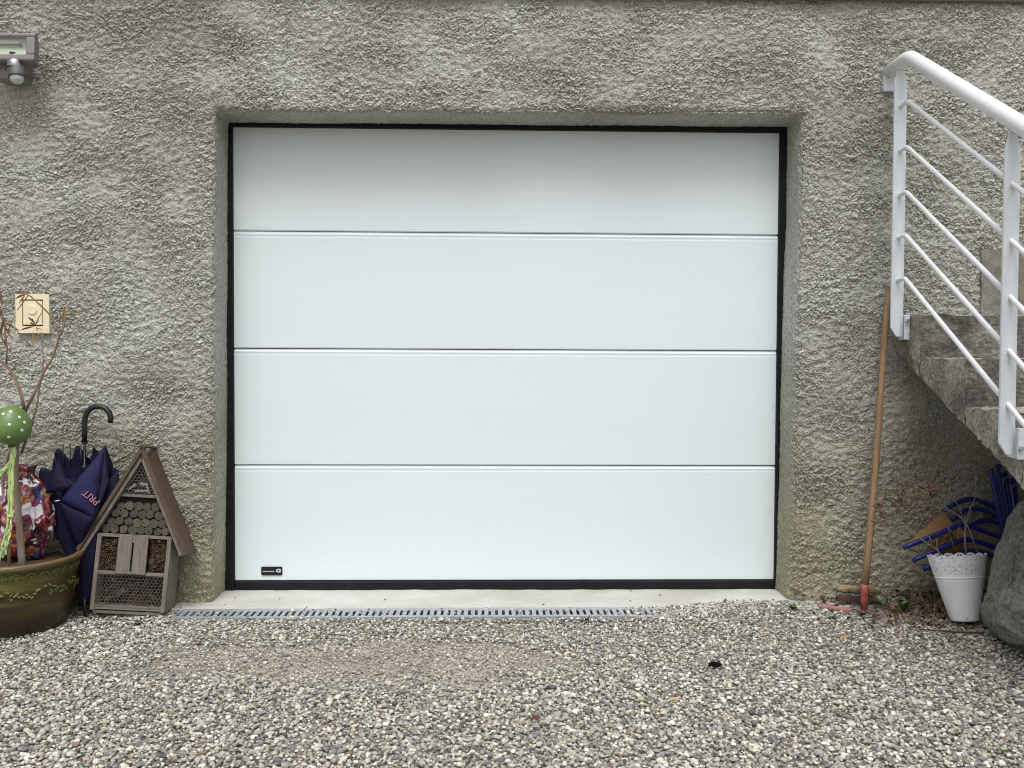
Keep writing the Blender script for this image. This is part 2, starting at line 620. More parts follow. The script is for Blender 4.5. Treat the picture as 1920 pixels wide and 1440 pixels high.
def pebbles():
    """every stone of the drive that the photograph can resolve, as one ground cover"""
    sp = 0.0096
    xs = np.arange(-2.65, 2.65, sp)
    ys = np.arange(-2.35, -0.22, sp)
    PX, PY = np.meshgrid(xs, ys)
    PX = (PX + rng.uniform(-.6, .6, PX.shape) * sp).ravel()
    PY = (PY + rng.uniform(-.6, .6, PY.shape) * sp).ravel()
    P = []
    for x, y in zip(PX, PY):
        lim = -0.428
        if x < -1.27:
            lim = -0.24
        elif x > 0.40:
            lim = -0.428 + 0.150 * sstep(0.40, 0.70, x) - 0.13 * sstep(1.24, 1.42, x) + 0.17 * sstep(1.5, 1.8, x)
        lim += 0.010 * noise.noise(Vector((x * 13, 0.4, 0)))
        if y > lim:
            continue
        s = sand_patch(x, y)
        if s > 0 and random.random() < s * 0.5:
            continue
        if x > 1.22 and y > -0.46 and random.random() < 0.45:
            continue
        P.append((x, y, s))
    # strays on the grate and the slab
    for _ in range(150):
        P.append((random.uniform(-1.2, 0.65), random.uniform(-0.425, -0.31), -1))
    for _ in range(260):
        P.append((random.gauss(0.66, 0.12), random.uniform(-0.43, -0.30), -1))
    P = np.array(P)
    n = len(P)
    # two base stones: 42 and 12 vertices
    def ico(sub):
        bm = bmesh.new()
        bmesh.ops.create_icosphere(bm, subdivisions=sub, radius=1.0)
        v = np.array([q.co[:] for q in bm.verts])
        f = np.array([[q.index for q in t.verts] for t in bm.faces])
        bm.free()
        return v, f
    near = (P[:, 1] < -0.95) & (P[:, 1] > -1.8) & (np.abs(P[:, 0]) < 1.75)
    allV, allF, allC = [], [], []
    off = 0
    pal = np.array([(0.69, 0.67, 0.61), (0.58, 0.55, 0.48), (0.45, 0.435, 0.395), (0.35, 0.34, 0.31), (0.265, 0.262, 0.252), (0.19, 0.19, 0.188), (0.115, 0.115, 0.112), (0.37, 0.32, 0.245), (0.29, 0.235, 0.17), (0.24, 0.165, 0.115), (0.41, 0.38, 0.31)])
    pw = np.array([.10, .12, .16, .17, .15, .12, .07, .04, .022, .012, .085])
    for sel, sub in ((near, 2), (~near, 1)):
        Q = P[sel]
        m = len(Q)
        bv, bf = ico(sub)
        size = np.exp(rng.normal(math.log(0.0051), 0.30, m)).clip(0.003, 0.0115)
        size = np.where(Q[:, 2] > 0.15, size * 0.78, size)
        size = np.where(Q[:, 2] < 0, size * 0.85, size)
        ax = np.stack([rng.uniform(0.8, 1.35, m), rng.uniform(0.75, 1.1, m), rng.uniform(0.5, 0.85, m)], 1) * size[:, None]
        # lumpy: a few random planes push vertices in
        V = np.repeat(bv[None], m, 0)
        for _ in range(4):
            d = rng.standard_normal((m, 3))
            d /= np.linalg.norm(d, axis=1)[:, None]
            t = (V * d[:, None, :]).sum(2)
            cut = rng.uniform(0.55, 0.95, m)[:, None]
            V = V - np.maximum(t - cut, 0)[..., None] * d[:, None, :]
        V = V * (1 + rng.normal(0, 0.05, (m, len(bv), 1)))
        V = V * ax[:, None, :]
        yaw = rng.uniform(0, 2 * np.pi, m)
        tilt = rng.normal(0, 0.35, m)
        ct, st = np.cos(tilt)[:, None], np.sin(tilt)[:, None]
        y_, z_ = V[..., 1] * ct - V[..., 2] * st, V[..., 1] * st + V[..., 2] * ct
        cy, sy = np.cos(yaw)[:, None], np.sin(yaw)[:, None]
        x_ = V[..., 0]
        V = np.stack([x_ * cy - y_ * sy, x_ * sy + y_ * cy, z_], 2)
        zc = np.array([gz(x, y) if s >= 0 else 0.004 for x, y, s in Q]) + rng.uniform(-0.0055, 0.0045, m) - np.where(Q[:, 2] > 0.15, 0.004, 0)
        V[..., 0] += Q[:, 0, None]
        V[..., 1] += Q[:, 1, None]
        V[..., 2] += zc[:, None]
        allV.append(V.reshape(-1, 3))
        allF.append((bf[None] + (np.arange(m) * len(bv))[:, None, None] + off).reshape(-1, 3))
        off += m * len(bv)
        c = np.array([0.975, 0.97, 0.95]) * pal[rng.choice(len(pal), m, p=pw / pw.sum())] * rng.uniform(0.85, 1.15, (m, 1))
        sd_ = np.clip(Q[:, 2], 0, 1)[:, None] * 0.5
        c = c * (1 - sd_) + np.array([0.37, 0.325, 0.27]) * sd_
        # the strip of leaf mould under the stairs stains the stones brown
        lm = (np.clip((Q[:, 0] - 1.25) / 0.2, 0, 1) * np.clip((Q[:, 1] + 0.62) / 0.15, 0, 1))[:, None] * 0.5
        c = c * (1 - lm) + np.array([0.17, 0.12, 0.08]) * lm
        allC.append(np.repeat(c, len(bv), 0))
    V, F, C = np.concatenate(allV), np.concatenate(allF), np.concatenate(allC)
    m = bpy.data.materials.new('river_gravel')
    m.use_nodes = True
    nt = m.node_tree
    b = nt.nodes['Principled BSDF']
    b.inputs['Roughness'].default_value = 0.75
    b.inputs['Specular IOR Level'].default_value = 0.3
    at = nt.nodes.new('ShaderNodeAttribute')
    at.attribute_name = 'stone'
    tc = nt.nodes.new('ShaderNodeTexCoord')
    nz = nt.nodes.new('ShaderNodeTexNoise')
    nz.inputs['Scale'].default_value = 260
    nt.links.new(tc.outputs['Object'], nz.inputs[0])
    mr = nt.nodes.new('ShaderNodeMapRange')
    mr.inputs[1].default_value, mr.inputs[2].default_value, mr.inputs[3].default_value, mr.inputs[4].default_value = 0.3, 0.7, 0.82, 1.18
    nt.links.new(nz.outputs[0], mr.inputs[0])
    mx = nt.nodes.new('ShaderNodeMix')
    mx.data_type = 'RGBA'
    mx.blend_type = 'MULTIPLY'
    mx.inputs[0].default_value = 1
    nt.links.new(at.outputs['Color'], mx.inputs[6])
    nt.links.new(mr.outputs[0], mx.inputs[7])
    nt.links.new(mx.outputs[2], b.inputs['Base Color'])
    o = np_mesh('gravel', V, F, m, False)
    ca = o.data.attributes.new('stone', 'FLOAT_COLOR', 'POINT')
    ca.data.foreach_set('color', np.concatenate([C, np.ones((len(C), 1))], 1).astype(np.float32).ravel())
    tag(o, 'pale grey and white river gravel covering the drive', 'gravel', kind='stuff')


pebbles()

# ------------------------------------------------------------------ garage door
HWD = 1.1665
ZS = [0.035, 0.535, 1.035, 1.535, 1.975]
door = thing('garage_door', 'white four-panel sectional garage door in a black frame', 'garage door', (0, 0, 0.0))
for k in range(4):
    z0, z1 = ZS[k], ZS[k + 1]
    g0 = 0.0 if k == 0 else 0.0015
    prof = [(0.03, z0 + g0), (0.007, z0 + g0), (0.0, z0 + g0 + 0.004), (0.0, z1 - 0.028), (0.0008, z1 - 0.0235), (0.0008, z1 - 0.020), (0.0, z1 - 0.0155), (0.0, z1 - 0.012), (0.007, z1 - 0.0052), (0.007, z1 - 0.0012), (0.03, z1 - 0.0012)]
    if k == 3:
        prof = [(0.03, z0 + g0), (0.007, z0 + g0), (0.0, z0 + g0 + 0.004), (0.0, z1 + .04), (0.03, z1 + .04)]
    mb = MB()
    vs = []
    for x in (-HWD - 0.01, HWD + 0.01):
        vs += [(x, y, z) for y, z in prof]
    n = len(prof)
    mb.add(vs, [(i, i + n, i + n + 1, i + 1) for i in range(n - 1)] + [tuple(range(n)), tuple(range(2 * n - 1, n - 1, -1))])
    mb.build('door_panel', M_WHITE, door)
MB().box((-HWD - 0.05, 0.031, 0.0), (HWD + 0.05, 0.045, 2.08)).build('backing', M_BLACK, door)
fr = MB().box((-HWD - 0.12, -0.016, -0.01), (-HWD, 0.028, 2.02)).build('frame_post', M_BLACK, door, bevel=0.002)
fr = MB().box((HWD, -0.016, -0.01), (HWD + 0.12, 0.028, 2.02)).build('frame_post', M_BLACK, door, bevel=0.002)
MB().box((-HWD - 0.12, -0.018, 1.971), (HWD + 0.12, 0.026, 2.12)).build('frame_head', M_BLACK, door, bevel=0.002)
MB().box((-HWD, -0.013, -0.008), (HWD, 0.029, 0.0345)).build('bottom_seal', M_BLACK, door, bevel=0.004)
# rounded badge with its letter and thin line of lettering
p0, p1 = at_y(490, 1078.5, -0.002), at_y(529.5, 1062.5, -0.002)
rc = 0.005
ring = []
for cx_, cz_, a0_ in ((p1.x - rc, p1.z - rc, 0), (p0.x + rc, p1.z - rc, 90), (p0.x + rc, p0.z + rc, 180), (p1.x - rc, p0.z + rc, 270)):
    ring += [(cx_ + rc * math.cos(rad(a0_ + q)), cz_ + rc * math.sin(rad(a0_ + q))) for q in (0, 30, 60, 90)]
nb_ = len(ring)
bd = MB().add([(x, -0.0045, z) for x, z in ring] + [(x, -0.0005, z) for x, z in ring], [tuple(range(nb_))] + [(i, i + nb_, (i + 1) % nb_ + nb_, (i + 1) % nb_) for i in range(nb_)]).build('badge', mat('badge_black', (0.008, 0.008, 0.009), 0.3), door)


def text_mesh(body, size, name, m, parent, Mw, extr=0.0006, offset=0.0):
    cu = bpy.data.curves.new('lettering', 'FONT')
    cu.body = body
    cu.size = size
    cu.extrude = extr
    cu.offset = offset
    cu.align_x = 'CENTER'
    cu.align_y = 'CENTER'
    cu.resolution_u = 4
    tmp = bpy.data.objects.new('lettering', cu)
    COL.objects.link(tmp)
    dg = bpy.context.evaluated_depsgraph_get()
    me = bpy.data.meshes.new_from_object(tmp.evaluated_get(dg))
    bpy.data.objects.remove(tmp)
    bpy.data.curves.remove(cu)
    off = base_of(parent)
    for v in me.vertices:
        v.co = Mw @ v.co - off
    me.materials.clear()
    me.materials.append(m)
    o = bpy.data.objects.new(name, me)
    COL.objects.link(o)
    o.parent = parent
    return o


M_LET = mat('badge_lettering', (0.68, 0.66, 0.66), 0.4)
FACE = Matrix.Rotation(rad(90), 4, 'X')           # text upright facing the drive
gpt = at_y(522, 1070.2, -0.0052)
text_mesh('G', 0.024, 'badge_lettering', M_LET, bd, Matrix.Translation(gpt) @ FACE @ Matrix.Diagonal((1.25, 0.85, 1, 1)), 0.0005, 0.0009)
l0, l1 = at_y(492.5, 1072, -0.005), at_y(515, 1071, -0.005)
mb = MB()
for k in range(14):
    xa = l0.x + (l1.x - l0.x) * k / 14
    mb.box((xa, -0.0054, l0.z), (xa + (l1.x - l0.x) / 14 * 0.8, -0.0047, l0.z + (0.0022 if k % 3 else 0.0032)))
mb.build('badge_lettering', M_LET, bd)

# ------------------------------------------------------------------ drain grates across the drive
GY0, GY1 = -0.424, -0.300


def grate(x0, x1, label, dz=0.0, tilt=0.0):
    t = thing('drain_grate', label, 'drain grate', (x0, GY1, 0.0), group='steel drain grates across the drive')
    mb = MB()
    zt, zb = 0.001 + dz, -0.004 + dz
    mb.box((x0, GY0, zb), (x1, GY0 + 0.024, zt))
    mb.box((x0, GY1 - 0.030, zb), (x1, GY1, zt))
    nb = int(round((x1 - x0) / 0.0262))
    st = (x1 - x0) / nb
    for k in range(nb + 1):
        xa = x0 + (k - 0.5) * st + 0.0055
        xb = xa + st - 0.011
        mb.box((max(xa, x0), GY0 + 0.0239, zb), (min(xb, x1), GY1 - 0.0299, zt - 0.0003))
    o = mb.build('grating', M_GALV, t)
    lip = MB().box((x0, GY0 - 0.004, -0.045), (x1, GY0 - 0.0005, 0.003 + dz))
    lip.build('edge_angle', M_GALV, t)
    ch = MB().box((x0, GY0, -0.075), (x1, GY1, -0.045))
    ch.build('channel', M_PIT, t)
    return t


JX = [-1.318, -0.484, 0.500, 1.484, 2.30]
grate(JX[0] + 0.03, JX[1] - 0.001, 'galvanised drain grate beside the insect house, under the left half of the door')
grate(JX[1] + 0.001, JX[2] - 0.001, 'galvanised drain grate in full view before the middle of the door', 0.002)
grate(JX[2] + 0.001, JX[3] - 0.001, 'galvanised drain grate half buried in gravel at the right jamb', 0.0)
grate(JX[3] + 0.001, JX[4], 'drain grate lost under dead leaves beneath the stairs', -0.004)
MB_ = None


# ------------------------------------------------------------------ concrete stairs on the right
SX0, SX1 = 1.588, 2.85
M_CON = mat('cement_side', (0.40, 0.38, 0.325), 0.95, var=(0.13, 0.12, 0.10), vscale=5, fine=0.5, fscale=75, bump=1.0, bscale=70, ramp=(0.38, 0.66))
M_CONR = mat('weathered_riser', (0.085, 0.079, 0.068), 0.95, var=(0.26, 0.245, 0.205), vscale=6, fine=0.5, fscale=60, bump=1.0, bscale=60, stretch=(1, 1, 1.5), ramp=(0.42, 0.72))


def rough_hexa(name, c8, mats, parent, res=0.012, amp=0.006, front_mi=0, sc=22, edge=0.008):
    """hexahedron with broken, weathered faces"""
    c8 = [Vector(p) for p in c8]
    quads = [(0, 1, 5, 4), (1, 2, 6, 5), (2, 3, 7, 6), (3, 0, 4, 7), (4, 5, 6, 7), (3, 2, 1, 0)]
    cen = sum(c8, Vector()) / 8
    mb = MB()
    for qi, q in enumerate(quads):
        A, B, Cc, D = [c8[i] for i in q]
        nu = max(1, min(90, int((B - A).length / res)))
        nv = max(1, min(90, int((D - A).length / res)))
        vs = []
        for j in range(nv + 1):
            for i in range(nu + 1):
                u, v = i / nu, j / nv
                p = A.lerp(B, u).lerp(D.lerp(Cc, u), v)
                e = min(min(u, 1 - u) * (B - A).length, min(v, 1 - v) * (D - A).length)
                nv_ = noise.noise_vector(p * sc) + 0.6 * noise.noise_vector(p * sc * 2.7)
                p = p + nv_ * amp
                ch = abs(noise.noise(p * 30)) * edge * max(0, 1 - e / 0.018)
                p = p + (cen - p).normalized() * ch
                vs.append(p)
        n = nu + 1
        mb.add(vs, [(j * n + i, j * n + i + 1, (j + 1) * n + i + 1, (j + 1) * n + i) for j in range(nv) for i in range(nu)], front_mi if qi == 0 else 0)
    return mb.build(name, mats, parent, smooth=True)


stairs = thing('concrete_stairs', 'weathered concrete stairs with an open underside climbing to the right of the door', 'stairs', (SX0, WY, 0.0))


def under(y):
    return max(0.0, 1.043 + 0.504 * (y - WY))


yk = [WY + 0.01, -0.413, -0.743, -1.073, -1.403, -1.733, -2.063, -2.393]
for k in range(7):
    yb, yf, zt = yk[k], yk[k + 1], 1.173 - 0.17 * k
    yb -= 0.002 if k else 0
    zb_f, zb_b = under(yf), under(yb)
    zb_f = min(zb_f, zt - 0.03)
    zb_b = min(zb_b, zt - 0.03)
    x0 = SX0 + 0.004 * noise.noise(Vector((k * 3.1, 0, 0)))
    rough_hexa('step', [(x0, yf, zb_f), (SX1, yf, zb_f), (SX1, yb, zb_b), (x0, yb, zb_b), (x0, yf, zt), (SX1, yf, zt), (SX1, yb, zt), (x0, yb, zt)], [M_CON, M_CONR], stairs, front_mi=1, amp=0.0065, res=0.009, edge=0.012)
# smooth cement skirting patch on the wall above the landing
a_, b_ = at_y(1836, 582, WY), at_y(1990, 470, WY)
sk = rough_hexa('cement_patch', [(a_.x, WY - 0.007, 1.176), (2.8, WY - 0.007, 1.176), (2.8, WY + 0.03, 1.176), (a_.x, WY + 0.03, 1.176), (a_.x, WY - 0.012, b_.z), (2.8, WY - 0.012, b_.z), (2.8, WY + 0.03, b_.z), (a_.x, WY + 0.03, b_.z)],
                [mat('cement_patching', (0.135, 0.127, 0.105), 0.9, var=(0.24, 0.23, 0.195), vscale=7, fine=0.3, bump=0.7, bscale=60)], stairs, amp=0.006, edge=0.012)

# ------------------------------------------------------------------ railing
RX = 1.546
rail = thing('stair_railing', 'pale grey tubular steel railing with five rods beside the concrete stairs', 'railing', (RX, WY, 1.08))


def rp(u, v):
    return at_x(u, v, RX)


def bent(pts, r, name, m, n=14, parent=None):
    """tube with small-radius bends at the inner points"""
    pts = [Vector(p) for p in pts]
    out = [pts[0]]
    for i in range(1, len(pts) - 1):
        p, a1, b1 = pts[i], (pts[i - 1] - pts[i]).normalized(), (pts[i + 1] - pts[i]).normalized()
        k = r * 1.3
        for t in np.linspace(0, 1, 7):
            out.append((p + a1 * k).lerp(p, t).lerp(p.lerp(p + b1 * k, t), t))
    out.append(pts[-1])
    return MB().tube(out, r, n).build(name, m, parent or rail, smooth=True)


YB = -3.7433 + 3.37                       # the plane of the bends: y of the handrail knee
knee = at_x(1705, 106, RX)
_q = at_x(1897, 224, RX)
hend = knee + (_q - knee) * ((-1.95 - knee.y) / (_q.y - knee.y))
YB = knee.y - 0.004
hr_ = bent([(RX, WY + 0.004, knee.z - 0.004), knee, hend], 0.0265, 'handrail', M_RAILTOP, 18)
# wall flange
fp = MB()
vs = []
fx, fw, fz0, fz1 = RX + 0.001, 0.023, knee.z - 0.082, knee.z - 0.004
arc = [(fx - fw, fz0), (fx + fw, fz0), (fx + fw, fz1)] + [(fx + fw * math.cos(t), fz1 + fw * math.sin(t)) for t in np.linspace(0.3, math.pi - 0.3, 6)] + [(fx - fw, fz1)]
n = len(arc)
fp.add([(x, WY - 0.016, z) for x, z in arc] + [(x, WY + 0.006, z) for x, z in arc], [tuple(range(n))] + [(i, i + n, (i + 1) % n + n, (i + 1) % n) for i in range(n)])
fp.build('wall_flange', M_RAIL, rail, bevel=0.002)


def post(Y, ztop, zbot, w=0.0495, th=0.010):
    """flat bar facing the drive, pointed at the top, foot cut at a slant"""
    hw_ = w / 2
    out = [(-hw_ * 0.30, ztop), (-hw_ * 0.66, ztop - 0.042), (-hw_, ztop - 0.075), (-hw_, zbot + 0.036), (-hw_ * 0.05, zbot), (hw_, zbot + 0.001), (hw_, ztop - 0.075), (hw_ * 0.66, ztop - 0.042), (hw_ * 0.30, ztop)]
    k = len(out)
    mb = MB()
    mb.add([(RX + x, Y - th / 2, z) for x, z in out] + [(RX + x, Y + th / 2, z) for x, z in out], [tuple(range(k)), tuple(range(2 * k - 1, k - 1, -1))] + [(i, i + k, (i + 1) % k + k, (i + 1) % k) for i in range(k)])
    o = mb.build('post', M_RAIL, rail, bevel=0.0015)
    # bolted foot plate on the side of the stair
    pl = MB().box((RX + hw_ - 0.006, Y - 0.030, zbot - 0.012), (RX + hw_ + 0.016, Y - 0.022, zbot + 0.085)).box((RX + hw_ + 0.008, Y - 0.0215, zbot - 0.012), (RX + hw_ + 0.016, Y + 0.05, zbot + 0.085))
    fpz = pl.build('foot_plate', M_RAIL, o, bevel=0.002)
    bo = MB()
    bo.lathe([(0.0001, -0.010), (0.0075, -0.010), (0.0085, -0.004), (0.0085, 0.0)], 6, (0, 0, 0))
    R_ = Matrix.Rotation(rad(90), 3, 'X')
    bo.v = [tuple(Matrix.Rotation(rad(-90), 3, 'X') @ Vector(p) + Vector((RX + hw_ + 0.003, Y - 0.031, zbot + (0.062 if Y > -0.6 else 0.022)))) for p in bo.v]
    bo.build('bolt', M_STEEL, o, smooth=False)
    return o


t1, t2, f1, f2 = at_x(1689, 122, RX), at_x(1899, 240, RX), at_x(1689, 631, RX), at_x(1899, 855, RX)
P1Y, P2Y = t1.y, t2.y
post(P1Y, t1.z + 0.004, f1.z)
post(P2Y, t2.z + 0.004, f2.z)
post(2 * P2Y - P1Y, 2 * t2.z - t1.z, 2 * f2.z - f1.z)
_a, _b = at_x(1705, 519, RX), at_x(1893, 748, RX)
SLOPE = (_a.z - _b.z) / (_a.y - _b.y)
rz_ = [at_x(1702, v, RX).z for v in (190, 275, 359, 440, 521)]
for z in rz_:
    kz = z
    slope = SLOPE
    k_ = Vector((RX + 0.001, YB + 0.010, kz))
    e_ = Vector((RX + 0.001, -1.95, kz - slope * (1.95 + YB)))
    bent([(RX - 0.001, WY + 0.004, kz - 0.004), k_, e_], 0.0085, 'rod', M_RAILTOP, 10)


# ------------------------------------------------------------------ boulder
def boulder():
    Yp = -0.86
    outl = [(1921, 938), (1886, 988), (1871, 1048), (1836, 1128), (1839, 1178), (1862, 1206), (1904, 1232)]
    pts = []
    for u, v in outl:
        u += 22
        p = at_y(u, v, Yp)
        pts.append(p)
        pts.append(at_y(u, v, Yp) + Vector((0.075, -0.13, -0.02)))
        pts.append(at_y(u, v, Yp) + Vector((0.06, 0.20, -0.03)))
    pts += [Vector(q) for q in ((2.05, -0.95, 0.60), (2.35, -0.8, 0.63), (2.62, -0.85, 0.35), (2.65, -1.0, -0.02), (2.1, -1.14, 0.28), (2.4, -1.18, 0.1), (2.0, -1.12, -0.04), (2.3, -1.15, -0.06), (2.2, -0.55, 0.5), (2.5, -0.6, 0.2))]
    bm = bmesh.new()
    for p in pts:
        bm.verts.new(p)
    r = bmesh.ops.convex_hull(bm, input=bm.verts[:])
    bmesh.ops.delete(bm, geom=[g for g in r['geom_interior'] if isinstance(g, bmesh.types.BMVert)], context='VERTS')
    bmesh.ops.triangulate(bm, faces=bm.faces[:])
    for _ in range(5):
        bmesh.ops.subdivide_edges(bm, edges=[e for e in bm.edges if e.calc_length() > 0.012], cuts=1, use_grid_fill=True)
        bmesh.ops.triangulate(bm, faces=bm.faces[:])
    for _ in range(1):
        bmesh.ops.smooth_vert(bm, verts=bm.verts[:], factor=0.5, use_axis_x=True, use_axis_y=True, use_axis_z=True)
    bm.normal_update()
    for v in bm.verts:
        p = v.co
        d = 0.022 * noise.noise(p * 5.5) + 0.010 * noise.ridged_multi_fractal(p * 9, 1.0, 2.0, 4, 1.0, 2.0) - 0.030 + 0.004 * noise.noise(p * 40)
        v.co = p + v.normal * d
    me = bpy.data.meshes.new('boulder')
    org = Vector((2.1, -0.86, 0))
    bmesh.ops.translate(bm, verts=bm.verts[:], vec=-org)
    bm.to_mesh(me)
    bm.free()
    me.polygons.foreach_set('use_smooth', [True] * len(me.polygons))
    me.materials.append(mat('grey_schist', (0.125, 0.130, 0.117), 0.85, var=(0.25, 0.25, 0.225), vscale=6, fine=0.4, fscale=75, bump=1.2, bscale=45, ramp=(0.4, 0.75)))
    o = bpy.data.objects.new('boulder', me)
    COL.objects.link(o)
    o.location = org
    tag(o, 'large dark grey boulder at the right edge under the stairs', 'boulder')


boulder()

# ------------------------------------------------------------------ floodlight with motion sensor
def floodlight():
    c = at_y(-6, 86, -0.33)
    t = thing('floodlight', 'grey floodlight with steel motion sensor on the upper left wall', 'floodlight', at_y(28, 130, WY))
    MG = mat('grey_cast_housing', (0.215, 0.20, 0.19), 0.45, 0.2, var=(0.245, 0.23, 0.22), vscale=30)
    W, H, Dp = 0.142, 0.054, 0.075
    T = Matrix.Translation(c) @ Matrix.Rotation(rad(-6), 4, 'X')
    mb = MB()
    e = 0.021
    # frame bars around the window
    mb.box((-W, 0, H - 0.016), (W, 0.02, H), M=T).box((-W, 0, -H), (W, 0.02, -H + 0.024), M=T)
    mb.box((-W, 0.0, -H + 0.024), (-W + 0.034, 0.02, H - 0.016), M=T).box((W - 0.034, 0.0, -H + 0.024), (W, 0.02, H - 0.016), M=T)
    # back shell, tapering
    f = 0.86
    mb.hexa([T @ Vector(q) for q in ((-W, 0.0201, -H), (W, 0.0201, -H), (W * f, Dp, -H * .8), (-W * f, Dp, -H * .8), (-W, 0.0201, H), (W, 0.0201, H), (W * f, Dp, H * .8), (-W * f, Dp, H * .8))])
    mb.build('housing', MG, t, bevel=0.005)
    rb = MB()
    x0, x1, z0, z1 = -W + 0.034, W - 0.034, -H + 0.024, H - 0.016
    rb.add([T @ Vector(q) for q in ((x0, 0.004, z0), (x1, 0.004, z0), (x1, 0.0195, z0 + 0.028), (x0, 0.0195, z0 + 0.028), (x1, 0.0195, z1), (x0, 0.0195, z1))], [(0, 1, 2, 3), (3, 2, 4, 5)])
    rb.build('reflector', mat('reflector', (0.62, 0.64, 0.56), 0.35, 0.3), t)
    lb_ = MB().tube([T @ Vector((x0 + 0.02, 0.012, 0.012)), T @ Vector((x1 - 0.02, 0.012, 0.012))], 0.004, 8)
    for xx in (x0 + 0.012, x1 - 0.03):
        lb_.tube([T @ Vector((xx, 0.013, 0.024)), T @ Vector((xx + 0.022, 0.013, 0.020)), T @ Vector((xx + 0.022, 0.013, 0.004)), T @ Vector((xx + 0.004, 0.013, 0.006)), T @ Vector((xx, 0.013, 0.024))], 0.0014, 6)
    lb_.build('lamp_tube', mat('lamp_holder', (0.10, 0.10, 0.085), 0.5), t, smooth=True)
    gm = bpy.data.materials.new('window_glass')
    gm.use_nodes = True
    nt = gm.node_tree
    out = nt.nodes['Material Output']
    tr = nt.nodes.new('ShaderNodeBsdfTransparent')
    tr.inputs[0].default_value = (0.86, 0.90, 0.84, 1)
    gl = nt.nodes.new('ShaderNodeBsdfGlossy')
    gl.inputs['Roughness'].default_value = 0.05
    mx = nt.nodes.new('ShaderNodeMixShader')
    mx.inputs[0].default_value = 0.10
    nt.links.new(tr.outputs[0], mx.inputs[1])
    nt.links.new(gl.outputs[0], mx.inputs[2])
    nt.links.new(mx.outputs[0], out.inputs[0])
    MB().add([T @ Vector(q) for q in ((x0, 0.003, z0), (x1, 0.003, z0), (x1, 0.003, z1), (x0, 0.003, z1))], [(0, 1, 2, 3)]).build('glass', gm, t)
    # wall box and neck
    a, b = at_y(8, 158, -0.21), at_y(58, 108, -0.21)
    MB().box((a.x, -0.285, a.z), (b.x, WY + 0.01, b.z)).build('wall_box', MG, t, bevel=0.006)
    nk = at_y(26, 114, -0.315)
    MB().lathe([(0.016, 0.03), (0.016, -0.004)], 16, nk).build('swivel_neck', mat('black_plastic', (0.012, 0.012, 0.012), 0.5), t, smooth=True)
    # sensor: brushed steel drum with two black rings and a milky dome
    ax = Matrix.Rotation(rad(-10), 3, 'Y') @ Matrix.Rotation(rad(-8), 3, 'X')
    sc_ = at_y(28, 116, -0.315)
    sm_ = mat('brushed_steel', (0.46, 0.46, 0.46), 0.3, 1.0, var=(0.33, 0.33, 0.33), vscale=12, stretch=(6, 6, 0.3))
    sn = MB().lathe([(0.0001, 0.0), (0.028, 0.0), (0.030, -0.004), (0.030, -0.029), (0.029, -0.031), (0.029, -0.062), (0.026, -0.066)], 28, sc_, M=ax).build('motion_sensor', sm_, t, smooth=True)
    rg = MB()
    rg.lathe([(0.0301, -0.0285), (0.0312, -0.0285), (0.0312, -0.0325), (0.0295, -0.0325)], 28, sc_, M=ax @ Matrix.Rotation(rad(9), 3, 'Y'))
    rg.lathe([(0.0290, -0.060), (0.0296, -0.060), (0.0296, -0.0645), (0.026, -0.0645)], 28, sc_, M=ax)
    rg.build('seal_ring', mat('black_plastic', (0.012, 0.012, 0.012), 0.5), sn, smooth=True)
    MB().lathe([(0.0255, -0.065)] + [(0.025 * math.cos(q), -0.066 - 0.024 * math.sin(q)) for q in np.linspace(0.1, math.pi / 2 - 0.02, 8)], 24, sc_, M=ax).build('sensor_lens', mat('milky_lens', (0.50, 0.54, 0.55), 0.35), sn, smooth=True)


floodlight()


# ------------------------------------------------------------------ cream wall switch
def wall_switch():
    a, b = at_y(30, 624.5, WY - 0.012), at_y(92, 551.5, WY - 0.012)
    t = thing('wall_switch', 'cream square push-button switch plate on the left wall behind dry leaves', 'switch', ((a.x + b.x) / 2, WY, a.z))
    MC = mat('cream_plastic', (0.84, 0.745, 0.53), 0.4, var=(0.80, 0.70, 0.48), vscale=18)
    fy = WY - 0.014
    cx, cz, w, h = (a.x + b.x) / 2 + 0.001, (a.z + b.z) / 2 + 0.003, 0.0415, 0.0535
    # plate with a recessed groove round the rocker
    mb = MB()
    mb.box((a.x, fy, a.z), (cx - w, WY + 0.01, b.z)).box((cx + w, fy, a.z), (b.x, WY + 0.01, b.z))
    mb.box((cx - w, fy, a.z), (cx + w, WY + 0.01, cz - h)).box((cx - w, fy, cz + h), (cx + w, WY + 0.01, b.z))
    mb.build('plate', MC, t)
    MB().box((cx - w, WY - 0.006, cz - h), (cx + w, WY + 0.008, cz + h)).build('groove', mat('groove_brown', (0.10, 0.065, 0.03), 0.7), t)
    MB().box((cx - w + 0.0045, fy - 0.001, cz - h + 0.0055), (cx + w - 0.0035, WY, cz + h - 0.0055)).build('rocker', MC, t, bevel=0.0015)
    cc = Vector((cx, fy - 0.001, cz + 0.012))
    Ry = Matrix.Rotation(rad(90), 3, 'X')
    MB().lathe([(0.019, 0.0), (0.0185, 0.003), (0.016, 0.0035), (0.0001, 0.0030)], 28, cc, M=Ry).build('button', MC, t, smooth=False)
    # broken upper edge of the hole in the render
    MB().box((a.x - 0.004, WY - 0.004, b.z - 0.001), (b.x - 0.004, WY + 0.004, b.z + 0.007)).build('recess_edge', mat('dark_recess', (0.06, 0.05, 0.035), 0.95, var=(0.12, 0.10, 0.07), vscale=60), t)


wall_switch()


